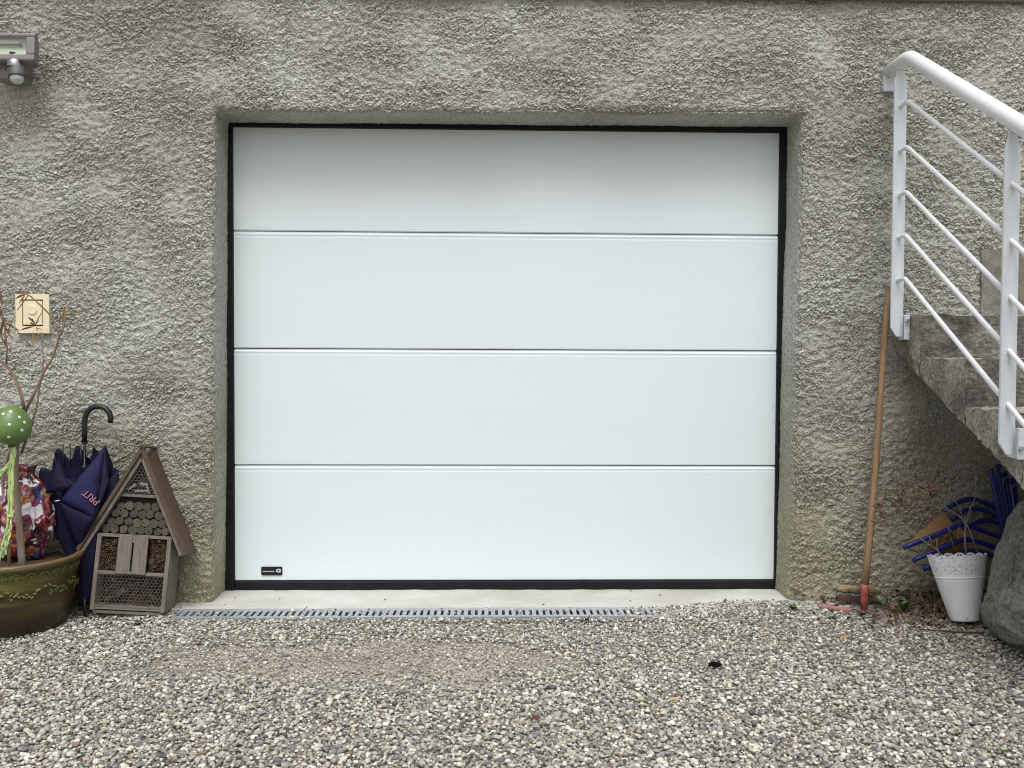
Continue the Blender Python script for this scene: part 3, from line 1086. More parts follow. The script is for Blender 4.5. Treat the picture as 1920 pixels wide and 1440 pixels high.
# ------------------------------------------------------------------ leaves
def leaf(mb, p, d, n, L, w, curl=0.15, fold=0.25, seg=4):
    """one folded lance-shaped blade from p along d, n is roughly its upper side"""
    d = Vector(d).normalized()
    n = Vector(n)
    n = (n - d * n.dot(d))
    n = n.normalized() if n.length > 1e-4 else d.orthogonal().normalized()
    s = d.cross(n)
    vs, fs = [], []
    for i in range(seg + 1):
        t = i / seg
        ww = w * (math.sin(math.pi * min(1, t * 0.93 + 0.07)) ** 0.8) * (1 if 0 < i < seg else 0.15)
        c = Vector(p) + d * (L * t) - n * (curl * L * t * t)
        vs += [c - s * ww + n * ww * fold * 2, c, c + s * ww + n * ww * fold * 2]
    for i in range(seg):
        o = 3 * i
        fs += [(o, o + 1, o + 4, o + 3), (o + 1, o + 2, o + 5, o + 4)]
    mb.add(vs, fs)
    return mb


def rv(r=random):
    return Vector((r.uniform(-1, 1), r.uniform(-1, 1), r.uniform(-1, 1)))


M_BARK = mat('grey_brown_bark', (0.21, 0.165, 0.125), 0.85, var=(0.30, 0.255, 0.21), vscale=40, stretch=(1, 1, 0.3), bump=0.4)
M_TWIG = mat('brown_twig', (0.17, 0.105, 0.065), 0.8, var=(0.26, 0.18, 0.12), vscale=35)
M_DRY = mat('dry_leaf', (0.22, 0.125, 0.05), 0.8, var=(0.13, 0.068, 0.03), vscale=50)
M_DRY2 = mat('straw_leaf', (0.42, 0.27, 0.11), 0.8, var=(0.28, 0.16, 0.065), vscale=40)
M_DRYG = mat('olive_dry_leaf', (0.105, 0.085, 0.03), 0.8, var=(0.16, 0.12, 0.045), vscale=40)

# ------------------------------------------------------------------ glazed planter
PC = at_y(27, 1040, -0.455)
PC = Vector((PC.x, -0.455, -0.014))
PRIM, PBOT, PH = 0.231, 0.172, 0.268


def planter():
    t = thing('planter', 'large olive-glazed ceramic planter with embossed rim at the lower left', 'planter', PC)
    prof = [(0.0001, 0.012), (PBOT - 0.02, 0.010), (PBOT - 0.004, 0.0), (PBOT + 0.002, 0.006)]
    for q in np.linspace(0.04, 0.88, 12):
        prof.append((PBOT + (PRIM - PBOT - 0.012) * (q ** 0.8) + 0.010 * math.sin(q * math.pi), PH * q))
    prof += [(PRIM - 0.006, PH * 0.90), (PRIM + 0.002, PH * 0.925), (PRIM + 0.006, PH * 0.955), (PRIM + 0.004, PH * 0.985), (PRIM - 0.004, PH), (PRIM - 0.016, PH - 0.003), (PRIM - 0.020, PH - 0.02), (PRIM - 0.03, PH * 0.7), (0.14, PH * 0.6), (0.0001, PH * 0.6)]
    m = bpy.data.materials.new('olive_glaze')
    m.use_nodes = True
    nt = m.node_tree
    b = nt.nodes['Principled BSDF']
    b.inputs['Roughness'].default_value = 0.30
    tc = nt.nodes.new('ShaderNodeTexCoord')
    mp = nt.nodes.new('ShaderNodeMapping')
    mp.inputs['Scale'].default_value = (0.8, 0.8, 9)
    nt.links.new(tc.outputs['Object'], mp.inputs[0])
    n1 = nt.nodes.new('ShaderNodeTexNoise')
    n1.inputs['Scale'].default_value = 3.0
    n1.inputs['Detail'].default_value = 7
    nt.links.new(mp.outputs[0], n1.inputs[0])
    sz = nt.nodes.new('ShaderNodeSeparateXYZ')
    nt.links.new(tc.outputs['Object'], sz.inputs[0])
    gl = nt.nodes.new('ShaderNodeMapRange')          # the green glaze was poured from the rim and thins out downwards
    gl.inputs[1].default_value, gl.inputs[2].default_value, gl.inputs[3].default_value, gl.inputs[4].default_value = 0.03, 0.25, -0.13, 0.13
    nt.links.new(sz.outputs[2], gl.inputs[0])
    ga = nt.nodes.new('ShaderNodeMath')
    nt.links.new(n1.outputs[0], ga.inputs[0])
    nt.links.new(gl.outputs[0], ga.inputs[1])
    r = nt.nodes.new('ShaderNodeValToRGB')
    e = r.color_ramp.elements
    e[0].position, e[0].color = 0.36, (0.030, 0.017, 0.010, 1)
    e[1].position, e[1].color = 0.70, (0.13, 0.135, 0.030, 1)
    k = e.new(0.52)
    k.color = (0.065, 0.045, 0.016, 1)
    nt.links.new(ga.outputs[0], r.inputs[0])
    nt.links.new(r.outputs[0], b.inputs['Base Color'])
    n2 = nt.nodes.new('ShaderNodeTexNoise')
    n2.inputs['Scale'].default_value = 35
    bp = nt.nodes.new('ShaderNodeBump')
    bp.inputs['Strength'].default_value = 0.25
    bp.inputs['Distance'].default_value = 0.004
    nt.links.new(tc.outputs['Object'], n2.inputs[0])
    nt.links.new(n2.outputs[0], bp.inputs['Height'])
    nt.links.new(bp.outputs[0], b.inputs['Normal'])
    MB().lathe(prof, 96, PC).build('bowl', m, t, smooth=True)
    rim = MB()
    rim.lathe([(PRIM + 0.0052, PH * 0.978), (PRIM + 0.0046, PH * 0.990), (PRIM - 0.004, PH + 0.0022), (PRIM - 0.017, PH - 0.0010), (PRIM - 0.021, PH - 0.02)], 96, PC)
    rim.build('rim_edge', mat('bare_clay_rim', (0.12, 0.062, 0.034), 0.45, var=(0.17, 0.10, 0.045), vscale=20), t, smooth=True)
    # embossed arches under the rim and a leafy garland below
    rel = MB()
    mg = mat('glaze_highlight', (0.085, 0.082, 0.022), 0.25, var=(0.125, 0.12, 0.036), vscale=30)
    na = 30

    def on(th, q):
        rr = np.interp(PH * q, [p[1] for p in prof[3:18]], [p[0] for p in prof[3:18]])
        return PC + Vector((rr * math.cos(th), rr * math.sin(th), PH * q))
    for k in range(na):
        th0 = 2 * math.pi * k / na
        pts = []
        for s_ in np.linspace(0, math.pi, 9):
            pts.append(on(th0 + 0.078 * math.cos(s_), 0.80 + 0.075 * math.sin(s_)))
        rel.tube(pts, 0.0042, 6)
        pts = [on(th0 + 0.036 * math.cos(s_), 0.80 + 0.035 * math.sin(s_)) for s_ in np.linspace(0, math.pi, 6)]
        rel.tube(pts, 0.003, 5)
    rel.build('arch_border', mg, t, smooth=True)
    rel = MB()
    rg = random.Random(5)
    for g_ in range(10):
        th0 = -0.9 + 2 * math.pi * g_ / 10
        for j in range(18):
            s_ = j / 17
            th = th0 + (s_ - 0.5) * 0.52
            q = 0.66 - 0.10 * math.sin(math.pi * s_) + rg.uniform(-0.025, 0.025)
            p = on(th, q)
            out = Vector((math.cos(th), math.sin(th), 0))
            tdir = Vector((-math.sin(th), math.cos(th), rg.uniform(-1, 1))) * rg.choice((-1, 1))
            rel.tube([p, p + tdir.normalized() * 0.010 + out * 0.002, p + tdir.normalized() * 0.018], [0.003, 0.0055, 0.001], 6)
        for j in range(8):
            a_ = j / 8 * 2 * math.pi
            th = th0 + 0.40 + 0.045 * math.cos(a_)
            rel.tube([on(th0 + 0.40, 0.56), on(th, 0.56 + 0.06 * math.sin(a_))], [0.004, 0.002], 6)
    rel.build('embossed_garland', mg, t, smooth=True)
    so = MB()
    vs = [(PC.x, PC.y, PC.z + PH - 0.035)]
    rs = []
    for i, rr in enumerate(np.linspace(0.02, PRIM - 0.022, 9)):
        for k in range(40):
            a_ = 2 * math.pi * k / 40
            p = Vector((PC.x + rr * math.cos(a_), PC.y + rr * math.sin(a_), PC.z + PH - 0.040))
            p.z += 0.010 * noise.noise(p * 40) + (0.008 if i < 8 else -0.02)
            vs.append(p)
    fs = [(0, 1 + k, 1 + (k + 1) % 40) for k in range(40)]
    for i in range(8):
        for k in range(40):
            k2 = (k + 1) % 40
            fs.append((1 + i * 40 + k, 1 + (i + 1) * 40 + k, 1 + (i + 1) * 40 + k2, 1 + i * 40 + k2))
    so.add(vs, fs).build('soil_and_pot_shade', mat('soil_and_pot_shade', (0.045, 0.028, 0.018), 0.95, var=(0.085, 0.05, 0.03), vscale=60, bump=1, bscale=90), t, smooth=True)


planter()


# ------------------------------------------------------------------ leafless oleander-like shrub in the planter
def shrub():
    yb = -0.525
    base = at_y(38, 1046, yb)
    t = thing('potted_shrub', 'nearly bare shrub with a few withered leaves growing in the glazed planter', 'shrub', base)
    tr = MB()
    P = lambda u, v, y=yb: at_y(u, v, y)
    tr.tube([P(44, 1075), P(40, 1040), P(36, 985), P(31, 930), P(29, 880), P(31, 840), P(38, 802), P(46, 772)], [0.0135, 0.0130, 0.0118, 0.0112, 0.0105, 0.0095, 0.0082, 0.0072], 12)
    tr.tube([P(18, 1060, -0.47), P(8, 960, -0.46), P(5, 900, -0.46), P(16, 850, -0.48), P(34, 810, -0.5)], [0.007, 0.0065, 0.006, 0.006, 0.005], 8)
    tr.build('trunk', M_BARK, t, smooth=True)
    br = MB()
    br.tube([P(46, 772), P(40, 742), P(30, 712), P(12, 684), P(-14, 664)], [0.0066, 0.0055, 0.005, 0.0046, 0.004], 8)
    br.tube([P(46, 774), P(60, 745), P(74, 718), P(82, 697), P(96, 676), P(104, 655), P(110, 634), P(107, 612), P(95, 592), P(84, 580), P(70, 567), P(58, 556), P(50, 552)], [0.0062, 0.0055, 0.005, 0.0046, 0.0042, 0.004, 0.0037, 0.0034, 0.003, 0.003, 0.0027, 0.0024, 0.002], 8)
    br.tube([P(110, 634), P(118, 618), P(122, 603), P(124, 588), P(123, 576)], [0.003, 0.0026, 0.0022, 0.002, 0.0018], 6)
    br.tube([P(40, 850, -0.50), P(58, 800, -0.49), P(70, 758, -0.48), P(74, 725, -0.47), P(81, 697, -0.46), P(80, 650, -0.44), P(78, 622, -0.43)], [0.005, 0.0044, 0.0038, 0.003, 0.0026, 0.0022, 0.0018], 7)
    br.tube([P(54, 552), P(44, 566), P(32, 582)], [0.002, 0.002, 0.0014], 6)
    br.tube([P(12, 684), P(13, 650), P(8, 610), P(4, 576)], [0.0035, 0.003, 0.0026, 0.002], 6)
    br.tube([P(13, 650), P(-4, 620), P(-20, 590)], [0.003, 0.0024, 0.002], 6)
    br.tube([P(58, 648), P(42, 634), P(30, 618), P(14, 600)], [0.002, 0.0022, 0.0022, 0.002], 6)
    br.build('branch', M_TWIG, t, smooth=True)
    r = random.Random(11)
    tuned = [  # base px, tip px, material, half width
        ((123, 574), (117, 608), M_DRY2, .0052), ((124, 574), (150, 606), M_DRYG, .0030), ((124, 574), (104, 588), M_DRY, .0012),
        ((125, 573), (139, 584), M_DRY, .0022), ((50, 552), (28, 560), M_DRY, .0050), ((52, 551), (36, 548), M_DRY, .0035), ((48, 553), (34, 570), M_DRY, .0030),
        ((66, 606), (52, 594), M_DRYG, .0036), ((64, 612), (34, 619), M_DRYG, .0036), ((66, 610), (79, 580), M_DRY2, .0034),
        ((65, 610), (74, 600), M_DRYG, .0024), ((64, 609), (56, 604), M_DRYG, .0030), ((62, 620), (64, 654), M_DRY2, .0048), ((66, 612), (60, 596), M_DRYG, .0022),
        ((66, 614), (82, 620), M_DRY2, .0020), ((68, 612), (72, 628), M_DRY2, .0022), ((63, 612), (66, 602), M_DRYG, .0028),
        ((4, 576), (2, 545), M_DRY, .0040), ((6, 590), (12, 625), M_DRY, .0030), ((8, 600), (-4, 640), M_DRYG, .0050), ((4, 584), (-14, 606), M_DRY2, .005), ((8, 610), (26, 640), M_DRY, .0035), ((10, 605), (38, 622), M_DRY, .0032), ((2, 596), (-8, 560), M_DRY, .004), ((14, 600), (4, 640), M_DRY2, .0034), ((12, 612), (2, 590), M_DRYG, .0045), ((20, 626), (-2, 650), M_DRY2, .0038), ((0, 580), (14, 612), M_DRYG, .003), ((13, 628), (24, 596), M_DRY, .002),
    ]
    for a_, b_, m_, w_ in tuned:
        y0 = yb + r.uniform(-0.02, 0.04)
        p, q = P(*a_, y0), P(*b_, y0 + r.uniform(-0.025, 0.02))
        leaf(MB(), p, q - p, Vector((r.uniform(-.4, .4), -1, r.uniform(-.3, .6))), (q - p).length, w_, r.uniform(-.05, .2), r.uniform(.1, .5)).build('leaf', m_, t, smooth=False)


shrub()


# ------------------------------------------------------------------ painted egg on a stick
def egg():
    ye = -0.585
    t = thing('egg_pick', 'green egg with white dots on a ribboned stick in the planter', 'decoration', at_y(17, 1055, ye))
    c = at_y(22, 797, ye)
    W, Hh = 0.0645, 0.071
    pr = []
    for q in np.linspace(0.001, math.pi - 0.001, 26):
        z = -math.cos(q)
        pr.append((W * math.sin(q) * (1 - 0.16 * z), Hh * z))
    T = Matrix.Rotation(rad(3), 3, 'Y')
    eg = MB().lathe(pr, 40, c, M=T).build('egg', mat('green_egg_paint', (0.10, 0.180, 0.048), 0.42, var=(0.14, 0.235, 0.07), vscale=14), t, smooth=True)
    MB().lathe([(0.006, 0.006), (0.012, 0.0), (0.013, -0.006), (0.006, -0.012)], 12, c - Vector((0, 0, Hh)), M=T).build('cap', mat('cap_dark_green', (0.045, 0.075, 0.02), 0.6), t, smooth=True)
    M_DOT = mat('white_dot', (0.72, 0.76, 0.70), 0.5)
    for u, v in ((20, 771.5), (37.5, 782), (17.5, 796), (41, 807), (17, 819.5), (-6, 784), (-8, 808), (47, 792), (4, 776)):
        d = ray(u, v)
        # meet the egg's surface
        o = CAM - c
        s3 = Vector((1 / W, 1 / W, 1 / Hh))
        oo, dd = Vector((o.x * s3.x, o.y * s3.y, o.z * s3.z)), Vector((d.x * s3.x, d.y * s3.y, d.z * s3.z))
        A, B, Cc = dd.dot(dd), 2 * oo.dot(dd), oo.dot(oo) - 1.0
        disc = B * B - 4 * A * Cc
        if disc < 0:
            continue
        p = CAM + d * ((-B - math.sqrt(disc)) / (2 * A))
        nrm = Vector(((p - c).x / W ** 2, (p - c).y / W ** 2, (p - c).z / Hh ** 2)).normalized()
        q = nrm.to_track_quat('Z', 'Y').to_matrix()
        p = p - nrm * 0.0005
        zz = (p - c).z / Hh
        p = Vector((c.x + (p.x - c.x) * (1 - .16 * zz), c.y + (p.y - c.y) * (1 - .16 * zz), p.z))
        MB().lathe([(0.0056, -0.0035), (0.0054, 0.0003), (0.0042, 0.0007), (0.0001, 0.0009)], 14, p, M=q).build('white_dot', M_DOT, eg, smooth=True)
    st = MB().tube([at_y(21, 836, ye), at_y(19, 930, ye), at_y(17, 1062, ye)], 0.0050, 10).build('stick', mat('bamboo_stick', (0.50, 0.33, 0.14), 0.6, var=(0.42, 0.26, 0.11), vscale=30), t, smooth=True)
    r = random.Random(4)
    mg = mat('green_raffia', (0.34, 0.50, 0.17), 0.7, var=(0.47, 0.62, 0.30), vscale=40)
    my = mat('yellow_raffia', (0.58, 0.56, 0.12), 0.7, var=(0.66, 0.66, 0.30), vscale=40)

    def ribbon(pts, w, m, y):
        mb = MB()
        vs, fs = [], []
        P_ = [at_y(u, v, y + r.uniform(-.004, .004)) for u, v in pts]
        for i, p in enumerate(P_):
            d = (P_[min(i + 1, len(P_) - 1)] - P_[max(i - 1, 0)]).normalized()
            an = r.uniform(-0.7, 0.7) * (0.5 if w > .006 else 1)
            s_ = Vector((math.cos(an), math.sin(an) * .8, 0))
            s_ = (s_ - d * s_.dot(d)).normalized()
            nn = s_.cross(d) * 0.0006
            vs += [p - s_ * w + nn, p + s_ * w + nn, p + s_ * w - nn, p - s_ * w - nn]
        for i in range(len(P_) - 1):
            o = 4 * i
            for k in range(4):
                k2 = (k + 1) % 4
                fs.append((o + k, o + k2, o + 4 + k2, o + 4 + k))
        mb.add(vs, fs).build('ribbon', m, t, smooth=True)

    def wob(pts, n=14, s_=1.2):
        out = []
        for i in range(n):
            f = i / (n - 1) * (len(pts) - 1)
            k = min(int(f), len(pts) - 2)
            q = f - k
            out.append((pts[k][0] * (1 - q) + pts[k + 1][0] * q + r.uniform(-s_, s_), pts[k][1] * (1 - q) + pts[k + 1][1] * q))
        return out
    yr = ye - 0.008
    ribbon(wob([(25, 838), (27, 850), (24, 862), (21, 880)], 8, .5), .0085, mg, yr)
    ribbon(wob([(23, 845), (18, 900), (19, 965)]), .0055, mg, yr)
    ribbon(wob([(22, 850), (22, 920), (19, 972)]), .0048, my, yr - .004)
    ribbon(wob([(20, 870), (16, 930), (15, 975)]), .0035, mg, yr - .002)
    ribbon(wob([(24, 850), (24, 910), (22, 970)]), .003, mg, yr - .006)
    ribbon(wob([(18, 968), (14, 1000), (4, 1046)]), .0050, mg, yr)
    ribbon(wob([(20, 968), (18, 1000), (10, 1040)]), .0036, mg, yr - .003)
    ribbon(wob([(17, 970), (8, 1010), (-2, 1052)]), .0040, mg, yr - .005)
    ribbon(wob([(21, 970), (21, 990), (16, 1020)]), .0028, my, yr - .006)
    ribbon(wob([(18, 866), (8, 878), (-6, 892)], 8), .0050, mg, yr)
    ribbon(wob([(17, 872), (6, 886), (-8, 904)], 8), .0040, mg, yr - .003)
    kn = MB().lathe([(0.0001, .007), (0.007, .004), (0.009, 0), (0.007, -.004), (0.0001, -.007)], 8, at_y(19, 968, yr - .004)).build('ribbon_knot', mg, t, smooth=True)


egg()


# ------------------------------------------------------------------ crumpled bag in the planter
def bag():
    yc = -0.395
    c = at_y(34, 968, yc)
    m = bpy.data.materials.new('printed_film')
    m.use_nodes = True
    nt = m.node_tree
    b = nt.nodes['Principled BSDF']
    b.inputs['Roughness'].default_value = 0.28
    b.inputs['Specular IOR Level'].default_value = 0.6
    tc = nt.nodes.new('ShaderNodeTexCoord')
    nz = nt.nodes.new('ShaderNodeTexNoise')
    nz.inputs['Scale'].default_value = 14
    nt.links.new(tc.outputs['Object'], nz.inputs[0])
    mxv = nt.nodes.new('ShaderNodeMix')
    mxv.data_type = 'RGBA'
    mxv.inputs[0].default_value = 0.09
    nt.links.new(tc.outputs['Object'], mxv.inputs[6])
    nt.links.new(nz.outputs[1], mxv.inputs[7])
    vo = nt.nodes.new('ShaderNodeTexVoronoi')
    vo.inputs['Scale'].default_value = 26
    vo.distance = 'CHEBYCHEV'
    nt.links.new(mxv.outputs[2], vo.inputs[0])
    sp = nt.nodes.new('ShaderNodeSeparateColor')
    nt.links.new(vo.outputs['Color'], sp.inputs[0])
    r = nt.nodes.new('ShaderNodeValToRGB')
    r.color_ramp.interpolation = 'CONSTANT'
    cols = [(0.0, (0.20, 0.025, 0.03)), (0.16, (0.06, 0.015, 0.025)), (0.30, (0.34, 0.13, 0.045)), (0.44, (0.19, 0.05, 0.13)), (0.56, (0.05, 0.05, 0.20)), (0.66, (0.40, 0.20, 0.13)), (0.76, (0.12, 0.22, 0.11)), (0.84, (0.28, 0.16, 0.22)), (0.93, (0.24, 0.045, 0.035))]
    e = r.color_ramp.elements
    e[0].position, e[0].color = cols[0][0], (*cols[0][1], 1)
    e[1].position, e[1].color = cols[1][0], (*cols[1][1], 1)
    for p, cc in cols[2:]:
        k = e.new(p)
        k.color = (*cc, 1)
    nt.links.new(sp.outputs[0], r.inputs[0])
    # smeared tint inside each patch
    n2 = nt.nodes.new('ShaderNodeTexNoise')
    n2.inputs['Scale'].default_value = 60
    nt.links.new(tc.outputs['Object'], n2.inputs[0])
    mr = nt.nodes.new('ShaderNodeMapRange')
    mr.inputs[1].default_value, mr.inputs[2].default_value, mr.inputs[3].default_value, mr.inputs[4].default_value = .3, .7, .55, 1.5
    nt.links.new(n2.outputs[0], mr.inputs[0])
    mu = nt.nodes.new('ShaderNodeMix')
    mu.data_type = 'RGBA'
    mu.blend_type = 'MULTIPLY'
    mu.inputs[0].default_value = 1
    nt.links.new(r.outputs[0], mu.inputs[6])
    nt.links.new(mr.outputs[0], mu.inputs[7])
    # white blobs and tongues, dark print at the foot
    v2 = nt.nodes.new('ShaderNodeTexNoise')
    v2.inputs['Scale'].default_value = 17
    v2.inputs['Detail'].default_value = 0.5
    v2.inputs['Distortion'].default_value = 1.2
    nt.links.new(tc.outputs['Object'], v2.inputs[0])
    r2 = nt.nodes.new('ShaderNodeValToRGB')
    r2.color_ramp.elements[0].position, r2.color_ramp.elements[0].color = 0.605, (0, 0, 0, 1)
    r2.color_ramp.elements[1].position, r2.color_ramp.elements[1].color = 0.62, (1, 1, 1, 1)
    nt.links.new(v2.outputs[0], r2.inputs[0])
    mw = nt.nodes.new('ShaderNodeMix')
    mw.data_type = 'RGBA'
    nt.links.new(r2.outputs[0], mw.inputs[0])
    nt.links.new(mu.outputs[2], mw.inputs[6])
    mw.inputs[7].default_value = (0.66, 0.65, 0.66, 1)
    nt.links.new(mw.outputs[2], b.inputs['Base Color'])
    bm = bmesh.new()
    bmesh.ops.create_icosphere(bm, subdivisions=6, radius=1)
    for v in bm.verts:
        d = v.co.copy()
        z = d.z
        # pear-shaped sack: narrow gathered top, bulging lower down
        w = 1.0 - 0.42 * max(0, z) ** 1.2 - 0.10 * max(0, -z)
        p = Vector((d.x * 0.128 * w, d.y * 0.098 * w, z * 0.185))
        p.x += 0.020 * max(0, z) - 0.0 + 0.018 * max(0, -z)
        q = d * 1.9
        f = noise.ridged_multi_fractal(q, 0.9, 2.1, 4, 1.0, 2.0)
        p += d * (0.016 * (f - 1.0) + 0.010 * noise.noise(d * 5) - 0.007 * abs(noise.noise(d * 9 + Vector((3, 1, 2)))))
        v.co = p
    me = bpy.data.meshes.new('crumpled_bag')
    bm.to_mesh(me)
    bm.free()
    me.polygons.foreach_set('use_smooth', [True] * len(me.polygons))
    me.materials.append(m)
    o = bpy.data.objects.new('crumpled_bag', me)
    COL.objects.link(o)
    o.location = c
    tag(o, 'crumpled bag printed with red, orange, purple and white patches in the planter', 'bag')
    # crimped dark lip at the top of the bag
    mb = MB()
    vs, fs = [], []
    n = 22
    for i in range(n):
        a_ = 2 * math.pi * i / n
        rr = 0.032 + 0.007 * math.sin(5 * a_) + 0.004 * math.sin(11 * a_)
        vs.append((rr * math.cos(a_) + .020, rr * 0.7 * math.sin(a_), 0.160))
        vs.append((rr * 1.25 * math.cos(a_) + .022, rr * 0.9 * math.sin(a_), 0.190 + 0.008 * math.sin(3 * a_ + 1)))
    for i in range(n):
        j = (i + 1) % n
        fs.append((2 * i, 2 * j, 2 * j + 1, 2 * i + 1))
    lip = mb.add(vs, fs).build('bag_lip', mat('bag_lip_dark', (0.035, 0.05, 0.035), 0.4, var=(0.12, 0.03, 0.04), vscale=30), None, smooth=True)
    lip.parent = o


bag()


# ------------------------------------------------------------------ navy umbrella standing on its tip
def umbrella():
    tip = at_y(159, 1147, -0.375)
    tip.z = -0.008
    top = at_y(158.5, 772, -0.262)
    t = thing('umbrella', 'half-folded navy umbrella standing handle up against the wall', 'umbrella', tip)
    ax = (top - tip).normalized()
    L = (top - tip).length
    ex = (Vector((1, 0, 0)) - ax * ax.x).normalized()
    ey = ax.cross(ex)                                  # away from the viewer

    def P(x, y, s):
        return tip + ex * x + ey * y + ax * s
    MK = mat('black_handle', (0.013, 0.013, 0.014), 0.45)
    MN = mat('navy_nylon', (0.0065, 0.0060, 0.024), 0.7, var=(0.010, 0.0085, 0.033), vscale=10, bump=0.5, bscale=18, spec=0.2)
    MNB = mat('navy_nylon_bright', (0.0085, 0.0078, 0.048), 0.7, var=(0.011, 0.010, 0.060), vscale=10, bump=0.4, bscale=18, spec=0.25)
    # crook handle measured in the photo
    hk = [(158.5, 832), (158.5, 800), (159, 786), (162, 775), (169, 767), (178, 762.5), (188, 762), (198, 766), (205, 774), (208, 784), (207, 793)]
    yh = lambda v: -0.262 - 0.03 * (v - 772) / 400
    MB().tube([at_y(u, v, yh(v)) for u, v in hk], [0.0105] * 2 + [0.0108] * 8 + [0.0100], 14).build('handle', MK, t, smooth=True)
    MB().tube([tip, P(0, 0, L - 0.12)], 0.0052, 10).build('shaft', mat('steel_shaft', (0.03, 0.03, 0.032), 0.35, 0.6), t, smooth=True)
    MB().tube([tip, P(0, 0, 0.075)], [0.004, 0.009], 10).build('ferrule', MK, t, smooth=True)
    run = MB().lathe([(0.007, 0.0), (0.012, 0.004), (0.012, 0.02), (0.008, 0.026)], 14, P(0, 0, L - 0.235)).build('runner', MK, t, smooth=True)
    # slack canopy: radius along the shaft, gathered into eight gores
    S = [0.05, 0.12, 0.20, 0.28, 0.36, 0.43, 0.49, 0.535, 0.575, 0.62, 0.66]
    Rr = [0.012, 0.034, 0.056, 0.082, 0.110, 0.128, 0.138, 0.138, 0.132, 0.108, 0.085]
    OX = [0.0, 0.002, 0.0, -0.006, -0.014, -0.022, -0.026, -0.030, -0.034, -0.044, -0.052]
    NT, NS = 128, 34
    topS = lambda th: 0.535 + 0.026 * math.cos(8 * th + 0.4) + 0.116 * max(0, math.sin(th)) ** 0.8 - 0.045 * max(0, -math.sin(th + 0.35)) ** 2 + 0.010 * math.sin(3 * th)
    vs, fs = [], []
    for j in range(NS + 1):
        q = j / NS
        for k in range(NT):
            th = 2 * math.pi * k / NT
            s = 0.05 + (topS(th) - 0.05) * q
            R0 = np.interp(s, S, Rr)
            pl = 1 + (0.15 * math.cos(8 * th + 0.4) + 0.06 * math.sin(5 * th + 2)) * (0.25 + q) * (1 - 0.2 * q)
            R_ = R0 * pl
            vs.append(P(R_ * math.cos(th) + np.interp(s, S, OX), R_ * 0.46 * math.sin(th), s + 0.006 * noise.noise(Vector((math.cos(th) * 3, math.sin(th) * 3, s * 9)))))
    for j in range(NS):
        for k in range(NT):
            k2 = (k + 1) % NT
            fs.append((j * NT + k, j * NT + k2, (j + 1) * NT + k2, (j + 1) * NT + k))
    can = MB().add(vs, fs).build('canopy', MN, t, smooth=True)
    so = can.modifiers.new('cloth', 'SOLIDIFY')
    so.thickness = 0.0012
    # loose folds seen in front: facets of cloth with thickness
    def fold(pxs, ys, name, m, n=10, puff=0.010):
        """a triangular fold: corner pixels with their depths, slightly puffed"""
        A, B, C_ = [at_y(u, v, y) for (u, v), y in zip(pxs, ys)]
        vs, fs, idx = [], [], {}
        for i in range(n + 1):
            for j in range(n + 1 - i):
                u, v = i / n, j / n
                w = 1 - u - v
                p = A * w + B * u + C_ * v
                b_ = 27 * u * v * w
                p = p + Vector((0, -puff * b_ + 0.004 * noise.noise(p * 22), 0.002 * noise.noise(p * 31)))
                idx[i, j] = len(vs)
                vs.append(p)
        for i in range(n):
            for j in range(n - i):
                fs.append((idx[i, j], idx[i + 1, j], idx[i, j + 1]))
                if i + j < n - 1:
                    fs.append((idx[i + 1, j], idx[i + 1, j + 1], idx[i, j + 1]))
        o = MB().add(vs, fs).build(name, m, t, smooth=True)
        md = o.modifiers.new('cloth', 'SOLIDIFY')
        md.thickness = 0.0014
        return o
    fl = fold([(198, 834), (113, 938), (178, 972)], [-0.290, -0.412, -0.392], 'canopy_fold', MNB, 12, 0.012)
    fold([(198, 834), (178, 972), (204, 905)], [-0.290, -0.392, -0.340], 'canopy_fold', MN, 8, 0.004)
    fold([(108, 858), (84, 925), (134, 915)], [-0.330, -0.395, -0.385], 'canopy_fold', MN, 8, 0.010)
    fold([(108, 940), (178, 972), (148, 1030)], [-0.408, -0.390, -0.385], 'canopy_fold', MN, 8, 0.012)
    fold([(198, 834), (204, 905), (213, 874)], [-0.290, -0.318, -0.265], 'canopy_fold', MN, 6, 0.004)
    # rib tips
    rt = [((102, 852), (106, 884)), ((118, 834), (121, 878)), ((131, 832), (133, 876)), ((151, 842), (154, 876)), ((198, 831), (197, 850)), ((103, 940), (112, 938))]
    for (a_, b_) in rt:
        MB().tube([at_y(*a_, -0.262 if a_[1] < 930 else -0.416), at_y(*b_, -0.265 if a_[1] < 930 else -0.414)], [0.0026, 0.0018], 7).build('rib_tip', MK if a_[1] < 930 else mat('white_tip', (0.75, 0.75, 0.78), 0.4), t, smooth=True)
    # pink lettering on the bright fold, reading towards the upper left
    pc = at_y(172, 931, -0.466)
    A, B, C_ = at_y(198, 834, -0.290), at_y(113, 938, -0.412), at_y(178, 972, -0.392)
    nrm = (B - A).cross(C_ - A).normalized()
    if nrm.y > 0:
        nrm = -nrm
    d0, d1 = at_y(187, 946, 0), at_y(158, 923, 0)
    rx = (d1 - d0)
    rx = (rx - nrm * rx.dot(nrm)).normalized()
    ry = nrm.cross(rx)
    # meet the plane of the fold
    dd = ray(171.5, 934)
    tt = (A - CAM).dot(nrm) / dd.dot(nrm)
    pc = CAM + dd * tt + nrm * 0.0135
    Mw = Matrix((rx, ry, nrm)).transposed().to_4x4()
    Mw.translation = pc
    text_mesh('PRIT', 0.036, 'fold_lettering', mat('pink_print', (0.36, 0.125, 0.18), 0.6), fl, Mw, 0.003, 0.0)


umbrella()


